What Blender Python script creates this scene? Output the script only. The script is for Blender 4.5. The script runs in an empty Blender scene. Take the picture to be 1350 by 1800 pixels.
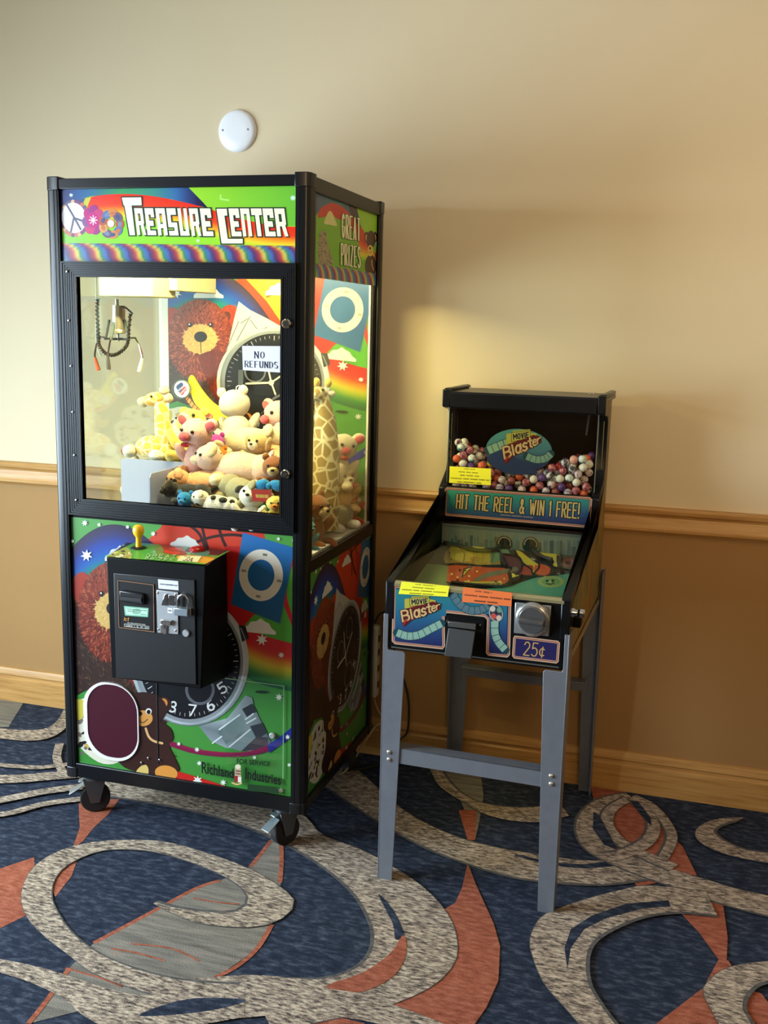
import bpy, bmesh, math, random
from mathutils import Vector, Matrix, noise
from mathutils.geometry import tessellate_polygon

scene = bpy.context.scene
COL = scene.collection
rnd = random.Random(7)

# ---------------------------------------------------------------- camera
W, H, F = 1350, 1800, 1792.48
RX = Vector((0.95755035, 0.28724557, 0.02423452))
RU = Vector((-0.07467603, 0.16597753, 0.9832980))
RF = Vector((-0.27842561, 0.94336708, -0.18038220))
CP = Vector((1.0205, -3.4178, 1.5653))
cam = bpy.data.cameras.new('camera'); cam.sensor_fit = 'HORIZONTAL'; cam.sensor_width = 36
cam.lens = 36 * F / W; cam.clip_start = .05
co = bpy.data.objects.new('camera', cam); COL.objects.link(co)
M3 = Matrix((RX, RU, -RF)).transposed()
co.matrix_world = Matrix.Translation(CP) @ M3.to_4x4()
scene.camera = co

# ---------------------------------------------------------------- world, light, exposure
scene.view_settings.view_transform = 'Standard'
scene.view_settings.look = 'None'
scene.view_settings.gamma = 1
scene.view_settings.use_curve_mapping = False
scene.view_settings.exposure = 0.0
scene.cycles.max_bounces = 10
scene.cycles.transparent_max_bounces = 16
scene.cycles.use_denoising = True
scene.cycles.sample_clamp_indirect = 4.0
world = bpy.data.worlds.new('daylight_sky'); scene.world = world; world.use_nodes = True
bg = world.node_tree.nodes['Background']
bg.inputs[0].default_value = (.75, .85, 1, 1); bg.inputs[1].default_value = 1.0

def area(name, loc, aim, sx, sy, power, col):
    l = bpy.data.lights.new(name, 'AREA'); l.shape = 'RECTANGLE'; l.size = sx; l.size_y = sy
    l.energy = power; l.color = col
    o = bpy.data.objects.new(name, l); COL.objects.link(o); o.location = loc
    o.rotation_euler = (Vector(aim) - Vector(loc)).to_track_quat('-Z', 'Y').to_euler()
    return o
# daylight through the big window in the left wall, warm ceiling lights over the rest of the room
wl_ = area('window_daylight', (-2.82, -2.15, 1.05), (0, -1.3, .28), 2.3, 1.3, 152, (.68, .85, 1))
wl_.data.spread = math.radians(122)
area('high_strip_light', (-2.82, -2.7, 1.95), (0, -.9, 1.75), 1.2, .22, 44, (.76, .89, 1))  # narrow strip added to sharpen the shadow tops; the window has no transom
area('ceiling_lamp_light', (2.3, -1.9, 2.65), (2.3, -1.9, 0), 1.2, .6, 12, (1, .62, .28))
area('ceiling_lamp_light', (.2, -4.6, 2.65), (.2, -4.6, 0), 1.2, .6, 12, (1, .68, .36))
ll_ = area('upper_wall_fill', (2.2, -5.6, 2.3), (1.35, 0, 1.95), .9, .6, 9, (1, .70, .36))  # unseen warm fill, added to brighten the upper right wall but not the floor
ll_.data.spread = math.radians(48)

# ---------------------------------------------------------------- geometry measured from the photograph
X0, X1, YF, YB, ZB, ZT = -.7842, .0205, -.7969, -.1056, .1356, 1.9575     # crane machine cabinet
PBX, PBY, PBR = .2686, -.8308, -.0332                                        # pinball machine corner and turn
PBM = Matrix.Translation((PBX, PBY, 0)) @ Matrix.Rotation(PBR, 4, 'Z')
PBI = PBM.inverted()

def ray(px, py):
    return RX * ((px - W / 2) / F) - RU * ((py - H / 2) / F) + RF
def at(px, py, ax, val):
    d = ray(px, py); return CP + d * ((val - CP[ax]) / d[ax])
def atl(px, py, ax, val):          # the same in the pinball machine's own frame
    d = PBI.to_3x3() @ ray(px, py); c = PBI @ CP
    return c + d * ((val - c[ax]) / d[ax])
def atp(px, py, o, n):             # pinball frame, any plane
    d = PBI.to_3x3() @ ray(px, py); c = PBI @ CP
    o = Vector(o); n = Vector(n)
    return c + d * ((o - c).dot(n) / d.dot(n))

# ---------------------------------------------------------------- materials
def lin(c):
    def f(v):
        v = v / 255
        return v / 12.92 if v <= .04045 else ((v + .055) / 1.055) ** 2.4
    return (f(c[0]), f(c[1]), f(c[2]), 1)
MATS = {}
def mat(name, rgb=(128, 128, 128), rough=.5, metal=0, spec=.5, noise_amt=0, scale=40, bump=0, bscale=None, coat=0, sheen=0, stretch=None, emit=0):
    if name in MATS: return MATS[name]
    m = bpy.data.materials.new(name); m.use_nodes = True; nt = m.node_tree; N = nt.nodes; b = N['Principled BSDF']
    c = lin(rgb); b.inputs['Base Color'].default_value = c
    b.inputs['Roughness'].default_value = rough; b.inputs['Metallic'].default_value = metal
    b.inputs['Specular IOR Level'].default_value = spec
    if coat: b.inputs['Coat Weight'].default_value = coat
    if sheen: b.inputs['Sheen Weight'].default_value = sheen
    tc = N.new('ShaderNodeTexCoord'); mp = N.new('ShaderNodeMapping'); nt.links.new(tc.outputs['Object'], mp.inputs[0])
    if stretch: mp.inputs['Scale'].default_value = stretch
    no = N.new('ShaderNodeTexNoise'); no.inputs['Scale'].default_value = scale; no.inputs['Detail'].default_value = 4
    nt.links.new(mp.outputs[0], no.inputs['Vector'])
    if noise_amt or True:
        mx = N.new('ShaderNodeMix'); mx.data_type = 'RGBA'; mx.blend_type = 'MULTIPLY'
        mx.inputs['Factor'].default_value = max(noise_amt, .04)
        mx.inputs[6].default_value = c
        nt.links.new(no.outputs['Fac'], mx.inputs[7]); nt.links.new(mx.outputs[2], b.inputs['Base Color'])
    if bump:
        n2 = N.new('ShaderNodeTexNoise'); n2.inputs['Scale'].default_value = bscale or scale; n2.inputs['Detail'].default_value = 5
        nt.links.new(mp.outputs[0], n2.inputs['Vector'])
        bp = N.new('ShaderNodeBump'); bp.inputs['Strength'].default_value = bump; bp.inputs['Distance'].default_value = .004
        nt.links.new(n2.outputs['Fac'], bp.inputs['Height']); nt.links.new(bp.outputs[0], b.inputs['Normal'])
    if emit:
        b.inputs['Emission Color'].default_value = c; b.inputs['Emission Strength'].default_value = emit
    MATS[name] = m; return m

def art_mat(name, rough=.3, emit=0, coat=0, spec=.5, dim=1):
    m = bpy.data.materials.new(name); m.use_nodes = True; nt = m.node_tree; b = nt.nodes['Principled BSDF']
    a = nt.nodes.new('ShaderNodeAttribute'); a.attribute_name = 'Col'
    mx = nt.nodes.new('ShaderNodeMix'); mx.data_type = 'RGBA'; mx.blend_type = 'MULTIPLY'; mx.inputs['Factor'].default_value = 1; mx.inputs[7].default_value = (dim, dim, dim, 1)
    nt.links.new(a.outputs['Color'], mx.inputs[6]); nt.links.new(mx.outputs[2], b.inputs['Base Color'])
    b.inputs['Roughness'].default_value = rough; b.inputs['Coat Weight'].default_value = coat
    b.inputs['Specular IOR Level'].default_value = spec
    if emit:
        nt.links.new(a.outputs['Color'], b.inputs['Emission Color']); b.inputs['Emission Strength'].default_value = emit
    return m

def glass_mat(name, tint=(250, 251, 246), gloss=1.0):
    m = bpy.data.materials.new(name); m.use_nodes = True; nt = m.node_tree; N = nt.nodes
    N.remove(N['Principled BSDF']); out = N['Material Output']
    t = N.new('ShaderNodeBsdfTransparent'); t.inputs[0].default_value = lin(tint)
    g = N.new('ShaderNodeBsdfGlossy'); g.inputs['Roughness'].default_value = .01
    # grazing reflection the same from both faces of the pane (Schlick on the facing angle)
    lw = N.new('ShaderNodeLayerWeight'); lw.inputs['Blend'].default_value = .5
    po = N.new('ShaderNodeMath'); po.operation = 'POWER'; po.inputs[1].default_value = 5
    mu = N.new('ShaderNodeMath'); mu.operation = 'MULTIPLY_ADD'; mu.inputs[1].default_value = .9 * gloss; mu.inputs[2].default_value = .04 * gloss
    mx = N.new('ShaderNodeMixShader')
    nt.links.new(lw.outputs['Facing'], po.inputs[0]); nt.links.new(po.outputs[0], mu.inputs[0]); nt.links.new(mu.outputs[0], mx.inputs[0])
    nt.links.new(t.outputs[0], mx.inputs[1]); nt.links.new(g.outputs[0], mx.inputs[2]); nt.links.new(mx.outputs[0], out.inputs[0])
    return m

def ramp_noise_mat(name, stops, scale, stretch=(1, 1, 1), detail=6, rough=.9, bump=0, bscale=200, rot=0):
    m = bpy.data.materials.new(name); m.use_nodes = True; nt = m.node_tree; N = nt.nodes; b = N['Principled BSDF']
    b.inputs['Roughness'].default_value = rough; b.inputs['Specular IOR Level'].default_value = .1
    tc = N.new('ShaderNodeTexCoord'); mp = N.new('ShaderNodeMapping'); mp.inputs['Scale'].default_value = stretch
    mp.inputs['Rotation'].default_value = (0, 0, rot)
    nt.links.new(tc.outputs['Object'], mp.inputs[0])
    no = N.new('ShaderNodeTexNoise'); no.inputs['Scale'].default_value = scale; no.inputs['Detail'].default_value = detail
    no.inputs['Roughness'].default_value = .65
    nt.links.new(mp.outputs[0], no.inputs['Vector'])
    r = N.new('ShaderNodeValToRGB'); el = r.color_ramp.elements
    for i, (p, c) in enumerate(stops):
        e = el[i] if i < 2 else el.new(p)
        e.position = p; e.color = lin(c)
    nt.links.new(no.outputs['Fac'], r.inputs[0]); nt.links.new(r.outputs[0], b.inputs['Base Color'])
    if bump:
        n2 = N.new('ShaderNodeTexNoise'); n2.inputs['Scale'].default_value = bscale; n2.inputs['Detail'].default_value = 3
        nt.links.new(tc.outputs['Object'], n2.inputs['Vector'])
        bp = N.new('ShaderNodeBump'); bp.inputs['Strength'].default_value = bump; bp.inputs['Distance'].default_value = .004
        nt.links.new(n2.outputs['Fac'], bp.inputs['Height']); nt.links.new(bp.outputs[0], b.inputs['Normal'])
    return m

def giraffe_mat(name, patch, line, scale=30):
    m = bpy.data.materials.new(name); m.use_nodes = True; nt = m.node_tree; N = nt.nodes; b = N['Principled BSDF']
    b.inputs['Roughness'].default_value = .9; b.inputs['Sheen Weight'].default_value = .3
    tc = N.new('ShaderNodeTexCoord')
    v = N.new('ShaderNodeTexVoronoi'); v.feature = 'DISTANCE_TO_EDGE'; v.inputs['Scale'].default_value = scale
    nt.links.new(tc.outputs['Object'], v.inputs['Vector'])
    r = N.new('ShaderNodeValToRGB'); e = r.color_ramp.elements
    e[0].position = .05; e[0].color = lin(line); e[1].position = .12; e[1].color = lin(patch)
    nt.links.new(v.outputs['Distance'], r.inputs[0]); nt.links.new(r.outputs[0], b.inputs['Base Color'])
    return m

def swirl_mat(name, c1, c2, c3=None, scale=14):
    m = bpy.data.materials.new(name); m.use_nodes = True; nt = m.node_tree; N = nt.nodes; b = N['Principled BSDF']
    b.inputs['Roughness'].default_value = .3
    tc = N.new('ShaderNodeTexCoord')
    w = N.new('ShaderNodeTexWave'); w.wave_type = 'RINGS'; w.inputs['Scale'].default_value = scale; w.inputs['Distortion'].default_value = 3
    w.inputs['Detail'].default_value = 1; w.inputs['Detail Scale'].default_value = 20
    nt.links.new(tc.outputs['Object'], w.inputs['Vector'])
    r = N.new('ShaderNodeValToRGB'); e = r.color_ramp.elements
    e[0].position = .35; e[0].color = lin(c1); e[1].position = .55; e[1].color = lin(c2)
    if c3:
        x = e.new(.85); x.color = lin(c3)
    nt.links.new(w.outputs['Fac'], r.inputs[0]); nt.links.new(r.outputs[0], b.inputs['Base Color'])
    return m

# ---------------------------------------------------------------- mesh builder
class MB:
    def __init__(s): s.v = []; s.f = []; s.mi = []
    def add(s, vs, fs, m=0):
        o = len(s.v); s.v += [Vector(x) for x in vs]
        for f in fs: s.f.append([i + o for i in f]); s.mi.append(m)
        return s
    def box(s, x0, x1, y0, y1, z0, z1, m=0):
        return s.hexa([(x0, y0, z0), (x1, y0, z0), (x1, y1, z0), (x0, y1, z0), (x0, y0, z1), (x1, y0, z1), (x1, y1, z1), (x0, y1, z1)], m)
    def hexa(s, p, m=0):
        return s.add(p, [(3, 2, 1, 0), (4, 5, 6, 7), (0, 1, 5, 4), (1, 2, 6, 5), (2, 3, 7, 6), (3, 0, 4, 7)], m)
    def cyl(s, a, b, r0, r1=None, n=20, m=0, cap=True):
        a = Vector(a); b = Vector(b); r1 = r0 if r1 is None else r1
        d = (b - a).normalized(); u = d.orthogonal().normalized(); w = d.cross(u)
        vs = []
        for c, r in ((a, r0), (b, r1)):
            for i in range(n):
                t = 2 * math.pi * i / n; vs.append(c + u * (r * math.cos(t)) + w * (r * math.sin(t)))
        fs = [(i, (i + 1) % n, n + (i + 1) % n, n + i) for i in range(n)]
        if cap: fs += [tuple(range(n - 1, -1, -1)), tuple(range(n, 2 * n))]
        return s.add(vs, fs, m)
    def lathe(s, a, d, prof, n=24, m=0):     # prof: (distance along d, radius)
        a = Vector(a); d = Vector(d).normalized(); u = d.orthogonal().normalized(); w = d.cross(u); vs = []; fs = []
        for h, r in prof:
            for i in range(n):
                t = 2 * math.pi * i / n; vs.append(a + d * h + u * (r * math.cos(t)) + w * (r * math.sin(t)))
        for k in range(len(prof) - 1):
            for i in range(n): fs.append((k * n + i, k * n + (i + 1) % n, (k + 1) * n + (i + 1) % n, (k + 1) * n + i))
        fs.append(tuple(range(n - 1, -1, -1))); fs.append(tuple(range((len(prof) - 1) * n, len(prof) * n)))
        return s.add(vs, fs, m)
    def tube(s, pts, r, n=8, m=0, closed=False):
        pts = [Vector(p) for p in pts]; k = len(pts); vs = []; fs = []; u = None
        rs = r if isinstance(r, (list, tuple)) else [r] * k
        for i, p in enumerate(pts):
            if closed: d = (pts[(i + 1) % k] - pts[i - 1]).normalized()
            else: d = (pts[min(i + 1, k - 1)] - pts[max(i - 1, 0)]).normalized()
            u = d.orthogonal().normalized() if u is None else (u - d * u.dot(d)).normalized()
            w = d.cross(u)
            for j in range(n):
                t = 2 * math.pi * j / n; vs.append(p + u * (rs[i] * math.cos(t)) + w * (rs[i] * math.sin(t)))
        for i in range(k if closed else k - 1):
            a, b = i * n, ((i + 1) % k) * n
            for j in range(n): fs.append((a + j, a + (j + 1) % n, b + (j + 1) % n, b + j))
        if not closed: fs += [tuple(range(n - 1, -1, -1)), tuple(range((k - 1) * n, k * n))]
        return s.add(vs, fs, m)
    def prism(s, poly, fn, a, b, m=0):        # poly 2D, fn(u, v, h) -> point
        n = len(poly); vs = [fn(u, v, a) for u, v in poly] + [fn(u, v, b) for u, v in poly]
        fs = [tuple(range(n - 1, -1, -1)), tuple(range(n, 2 * n))] + [(i, (i + 1) % n, n + (i + 1) % n, n + i) for i in range(n)]
        return s.add(vs, fs, m)
    def ball(s, c, r, rot=None, seg=3, fuzz=0, fs=30, m=0):
        bm = bmesh.new(); bmesh.ops.create_icosphere(bm, subdivisions=seg, radius=1)
        r = (r, r, r) if isinstance(r, (int, float)) else r
        c = Vector(c); vs = []
        for v in bm.verts:
            p = Vector((v.co.x * r[0], v.co.y * r[1], v.co.z * r[2]))
            if rot: p = rot @ p
            if fuzz:
                q = (p + c) * fs; k = noise.noise(q) + .6 * noise.noise(q * 2.7)
                p = p + v.co * (k * fuzz)
            vs.append(p + c)
        fcs = [[w.index for w in f.verts] for f in bm.faces]; bm.free()
        return s.add(vs, fcs, m)
    def build(s, name, mt, parent=None, bevel=0, smooth=True, seg=2, angle=38):
        off = OFF.get(parent.name, Vector()) if parent else Vector()
        me = bpy.data.meshes.new(name)
        me.from_pydata([v - off for v in s.v], [], s.f)
        for q in (mt if isinstance(mt, (list, tuple)) else [mt]): me.materials.append(q)
        me.polygons.foreach_set('material_index', s.mi)
        bm = bmesh.new(); bm.from_mesh(me); bmesh.ops.recalc_face_normals(bm, faces=bm.faces); bm.to_mesh(me); bm.free()
        if smooth:
            me.shade_smooth(); me.set_sharp_from_angle(angle=math.radians(angle))
        o = bpy.data.objects.new(name, me); COL.objects.link(o)
        if bevel:
            b = o.modifiers.new('edge', 'BEVEL'); b.width = bevel; b.segments = seg; b.limit_method = 'ANGLE'; b.angle_limit = math.radians(50)
            b.harden_normals = False
        if parent:
            o.parent = parent; OFF[o.name] = off
        return o
OFF = {}
def thing(name, label, cat, loc=(0, 0, 0), group=None, rot=0, offset=True):
    o = bpy.data.objects.new(name, None); COL.objects.link(o); o.location = loc; o.rotation_euler = (0, 0, rot)
    o.empty_display_size = .05
    o['label'] = label; o['category'] = cat
    if group: o['group'] = group
    OFF[o.name] = Vector(loc) if offset else Vector()
    return o
def tag(o, label, cat, group=None):
    o['label'] = label; o['category'] = cat
    if group: o['group'] = group
    return o
def struct(o):
    o['kind'] = 'structure'; return o
def lab(o, s): o['label'] = s; return o
def recentre(o):                       # put the origin of a loose mesh at the base of its bounds
    me = o.data; xs = [v.co for v in me.vertices]
    c = Vector((sum(v.x for v in xs) / len(xs), sum(v.y for v in xs) / len(xs), min(v.z for v in xs)))
    me.transform(Matrix.Translation(-c)); o.location = o.location + c; return o

# ---------------------------------------------------------------- printed artwork: layered flat polygons with their own colours
def catmull(pts, n=6, closed=False):
    k = len(pts); out = []
    for i in range(k if closed else k - 1):
        p = [pts[(i + j) % k] if closed else pts[max(0, min(k - 1, i + j))] for j in (-1, 0, 1, 2)]
        for q in range(n):
            t = q / n
            out.append(tuple(.5 * (2 * p[1][a] + (p[2][a] - p[0][a]) * t + (2 * p[0][a] - 5 * p[1][a] + 4 * p[2][a] - p[3][a]) * t * t
                            + (3 * p[1][a] - p[0][a] - 3 * p[2][a] + p[3][a]) * t ** 3) for a in (0, 1)))
    if not closed: out.append(tuple(pts[-1]))
    return out
def inpoly(x, y, P):
    c = False; j = len(P) - 1
    for i in range(len(P)):
        if (P[i][1] > y) != (P[j][1] > y) and x < (P[j][0] - P[i][0]) * (y - P[i][1]) / (P[j][1] - P[i][1]) + P[i][0]: c = not c
        j = i
    return c
def ell(cx, cy, rx, ry, n=28, rot=0, a0=0, a1=2 * math.pi):
    c, s = math.cos(rot), math.sin(rot); full = abs(a1 - a0 - 2 * math.pi) < 1e-6
    out = []
    for i in range(n if full else n + 1):
        t = a0 + (a1 - a0) * i / n; x, y = rx * math.cos(t), ry * math.sin(t)
        out.append((cx + c * x - s * y, cy + s * x + c * y))
    return out
def mixc(a, b, t): return tuple(a[i] + (b[i] - a[i]) * t for i in range(3))
def grad(stops, t):
    if t <= stops[0][0]: return stops[0][1]
    for (p, a), (q, b) in zip(stops, stops[1:]):
        if t <= q: return mixc(a, b, (t - p) / (q - p))
    return stops[-1][1]

class Art:
    """m maps the drawing's coordinates to the panel's (u, v) in metres."""
    def __init__(s, m): s.m = m; s.items = []; s.L = 0
    def up(s): s.L += 1
    def poly(s, pts, col, smooth=0, keep=False):
        s.L += .15 if keep else 1
        if smooth: pts = catmull(pts, smooth, True)
        cs = [col(x, y) for x, y in pts] if callable(col) else [col] * len(pts)
        s.items.append(([s.m(x, y) for x, y in pts], cs, s.L))
    def vgrad(s, pts, stops, smooth=0, axis=1, n=14, span=None):
        """polygon filled with a ramp along axis, cut into slices"""
        s.L += 1
        if smooth: pts = catmull(pts, smooth, True)
        lo = min(p[axis] for p in pts); hi = max(p[axis] for p in pts)
        for i in range(n):
            a, b = lo + (hi - lo) * i / n, lo + (hi - lo) * (i + 1) / n
            q = clip_axis(clip_axis([(p[0], p[1], 0, 0, 0) for p in pts], axis, a, 1), axis, b, -1)
            if len(q) < 3: continue
            g0, g1 = span or (lo, hi); cs = [grad(stops, (p[axis] - g0) / (g1 - g0)) for p in q]
            s.items.append(([s.m(p[0], p[1]) for p in q], cs, s.L))
    def strip(s, A, B, stops, n=10, smooth=5):
        s.L += 1
        A = catmull(A, smooth); B = catmull(B, smooth)
        k = len(A)
        for i in range(k - 1):
            for j in range(n):
                def P(i, t): return (A[i][0] + (B[i][0] - A[i][0]) * t, A[i][1] + (B[i][1] - A[i][1]) * t)
                t0, t1 = j / n, (j + 1) / n; c0, c1 = grad(stops, t0), grad(stops, t1)
                q = [P(i, t0), P(i + 1, t0), P(i + 1, t1), P(i, t1)]
                s.items.append(([s.m(*p) for p in q], [c0, c0, c1, c1], s.L))
    def stroke(s, pts, w, col, smooth=0, keep=False, cap=True, closed=False, w1=None):
        if not keep: s.L += 1
        if smooth: pts = catmull(pts, smooth, closed)
        k = len(pts)
        segs = [(pts[i], pts[(i + 1) % k]) for i in range(k if closed else k - 1)]
        for i, (a, b) in enumerate(segs):
            dx, dy = b[0] - a[0], b[1] - a[1]; l = math.hypot(dx, dy)
            if l < 1e-9: continue
            f = i / max(1, len(segs)); ww = w if w1 is None else w + (w1 - w) * f
            nx, ny = -dy / l * ww / 2, dx / l * ww / 2
            c = col(*a) if callable(col) else col; s.L += .15
            s.items.append(([s.m(a[0] + nx, a[1] + ny), s.m(b[0] + nx, b[1] + ny), s.m(b[0] - nx, b[1] - ny), s.m(a[0] - nx, a[1] - ny)], [c] * 4, s.L))
            if cap: s.L += .15; s.items.append(([s.m(*p) for p in ell(b[0], b[1], ww / 2, ww / 2, 8)], [c] * 8, s.L))
        if cap and not closed:
            c = col(*pts[0]) if callable(col) else col; s.L += .15
            s.items.append(([s.m(*p) for p in ell(pts[0][0], pts[0][1], w / 2, w / 2, 8)], [c] * 8, s.L))
    def ellipse(s, cx, cy, rx, ry, col, rot=0, n=28, keep=False): s.poly(ell(cx, cy, rx, ry, n, rot), col, keep=keep)
    def ring(s, cx, cy, ro, ri, col, n=40):
        s.L += 1; A = ell(cx, cy, ro[0], ro[1], n); B = ell(cx, cy, ri[0], ri[1], n)
        for i in range(n):
            j = (i + 1) % n; q = [A[i], A[j], B[j], B[i]]
            cs = [col(*p) for p in q] if callable(col) else [col] * 4
            s.items.append(([s.m(*p) for p in q], cs, s.L))
    def star(s, cx, cy, r, col=(240, 240, 225), n=9, keep=False):
        s.poly([(cx + math.cos(math.pi * i / n + .3) * (r if i % 2 == 0 else r * .45), cy + math.sin(math.pi * i / n + .3) * (r if i % 2 == 0 else r * .45)) for i in range(2 * n)], col, keep=keep)
    def cloud(s, cx, cy, w, h, col=(238, 238, 230), tilt=0):
        P = [(-.5, .5), (-.48, .2), (-.36, .05), (-.28, -.22), (-.12, -.3), (0, -.5), (.14, -.32), (.27, -.2), (.36, .08), (.5, .3), (.5, .5)]
        c, q = math.cos(tilt), math.sin(tilt)
        s.poly([(cx + w * x * c - h * y * q, cy + w * x * q + h * y * c) for x, y in catmull(P, 4)], col)
    def fur(s, P, n, ln, cols, ang=None, wd=.22):
        """short tapering strokes inside polygon P"""
        s.L += 1
        x0, x1 = min(p[0] for p in P), max(p[0] for p in P); y0, y1 = min(p[1] for p in P), max(p[1] for p in P)
        cx, cy = (x0 + x1) / 2, (y0 + y1) / 2; k = 0; t = 0
        while k < n and t < n * 6:
            t += 1; x, y = rnd.uniform(x0, x1), rnd.uniform(y0, y1)
            if not inpoly(x, y, P): continue
            a = (ang(x, y) if ang else math.atan2(y - cy, x - cx)) + rnd.uniform(-.7, .7); l = ln * rnd.uniform(.6, 1.3)
            c = mixc(*rnd.sample(cols, 2), rnd.random()); dx, dy = math.cos(a) * l, math.sin(a) * l
            s.items.append(([s.m(x - dy * wd, y + dx * wd), s.m(x + dx, y + dy), s.m(x + dy * wd, y - dx * wd)], [c] * 3, s.L + rnd.random() * .8)); k += 1
        s.L += 1
    def text(s, txt, quad, col, w, outline=None, ow=0, gap=.28, serif=False, slant=0, keep=False):
        """stroke lettering laid on the quad TL, TR, BR, BL; w is the stroke width as a share of the letter height"""
        adv = [GW.get(c, .6) for c in txt]; tot = sum(adv) + gap * (len(txt) - 1)
        TL, TR, BR, BL = quad
        def Q(x, y):
            u = x / tot; t = (TL[0] + (TR[0] - TL[0]) * u, TL[1] + (TR[1] - TL[1]) * u); b = (BL[0] + (BR[0] - BL[0]) * u, BL[1] + (BR[1] - BL[1]) * u)
            return (b[0] + (t[0] - b[0]) * y, b[1] + (t[1] - b[1]) * y)
        hh = (math.dist(TL, BL) + math.dist(TR, BR)) / 2
        strokes = []; x = 0
        for ch, a in zip(txt, adv):
            for pl in GLY.get(ch, []):
                strokes.append([(x + px * a + slant * py, py) for px, py in pl])
            x += a + gap
        def draw(ww, c, ser):
            for st in strokes:
                pts = [Q(*p) for p in st]
                if serif:
                    for (a0, a1), p, q in zip(zip(st, st[1:]), pts, pts[1:]):
                        v = abs(a1[1] - a0[1]) > 1.1 * abs(a1[0] - a0[0])
                        s.stroke([p, q], ww * hh * (1 if v else .42), c, keep=True, cap=False)
                        if v and ser:
                            for e in (a0, a1):
                                if e[1] in (0, 1) : s.stroke([Q(e[0] - .17, e[1]), Q(e[0] + .17, e[1])], ww * hh * .38, c, keep=True, cap=False)
                else: s.stroke(pts, ww * hh, c, keep=True)
        if outline:
            s.L += 1; draw(w + ow, outline, False)
        s.L += 1; draw(w, col, True)
    def bars(s, quad, rows, col, h=.5, words=5):
        """rows of small print too fine to read"""
        TL, TR, BR, BL = quad; s.L += 1
        def Q(u, v):
            t = (TL[0] + (TR[0] - TL[0]) * u, TL[1] + (TR[1] - TL[1]) * u); b = (BL[0] + (BR[0] - BL[0]) * u, BL[1] + (BR[1] - BL[1]) * u)
            return (t[0] + (b[0] - t[0]) * v, t[1] + (b[1] - t[1]) * v)
        for r, (a, b) in enumerate(rows):
            v0 = (r + .5 - h / 2) / len(rows); v1 = (r + .5 + h / 2) / len(rows); u = a
            while u < b - .01:
                e = min(b, u + rnd.uniform(.5, 1.4) / words * .8)
                k = u
                while k < e:           # letter-like ticks
                    k2 = min(e, k + .012)
                    s.poly([Q(k, v0 + rnd.uniform(0, .3) * (v1 - v0)), Q(k2, v0), Q(k2, v1), Q(k, v1)], col, keep=True); k = k2 + .006
                u = e + .03
    def build(s, name, mt, parent, fn, clip=None, dz=.00003, tf=None):
        off = OFF.get(parent.name, Vector()) if parent else Vector()
        V = []; FC = []; C = []
        for pts, cs, L in s.items:
            if tf: pts = [tf(*p) for p in pts]
            q = [(p[0], p[1], *c) for p, c in zip(pts, cs)]
            if clip:
                for ax, v, sg in ((0, clip[0], 1), (0, clip[2], -1), (1, clip[1], 1), (1, clip[3], -1)):
                    q = clip_axis(q, ax, v, sg)
                    if len(q) < 3: break
            if len(q) < 3: continue
            o = len(V); V += [fn(p[0], p[1], L * dz) - off for p in q]; C += [lin(p[2:5]) for p in q]
            if len(q) <= 3: FC.append((o, o + 1, o + 2))
            else: FC += [tuple(o + i for i in t) for t in tessellate_polygon([[Vector((p[0], p[1], 0)) for p in q]])]
        me = bpy.data.meshes.new(name); me.from_pydata(V, [], FC)
        at_ = me.color_attributes.new('Col', 'FLOAT_COLOR', 'POINT')
        at_.data.foreach_set('color', [x for c in C for x in c])
        me.materials.append(mt)
        o = bpy.data.objects.new(name, me); COL.objects.link(o)
        if parent: o.parent = parent; OFF[o.name] = off
        return o
def clip_axis(q, ax, val, sg):
    out = []; n = len(q)
    for i in range(n):
        a, b = q[i - 1], q[i]; da, db = (a[ax] - val) * sg, (b[ax] - val) * sg
        if (da >= 0) != (db >= 0):
            t = da / (da - db); out.append(tuple(a[k] + (b[k] - a[k]) * t for k in range(len(a))))
        if db >= 0: out.append(b)
    return out
def arc(cx, cy, rx, ry, a0, a1, n=8): return [(cx + rx * math.cos(math.radians(a0 + (a1 - a0) * i / n)), cy + ry * math.sin(math.radians(a0 + (a1 - a0) * i / n))) for i in range(n + 1)]
GW = {' ': .35, 'I': .12, '1': .25, '!': .1, 'M': .85, 'W': .95, 'l': .14, '&': .75, 't': .4, 'r': .4, 'i': .1, '-': .4, '.': .05, ',': .05}
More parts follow.
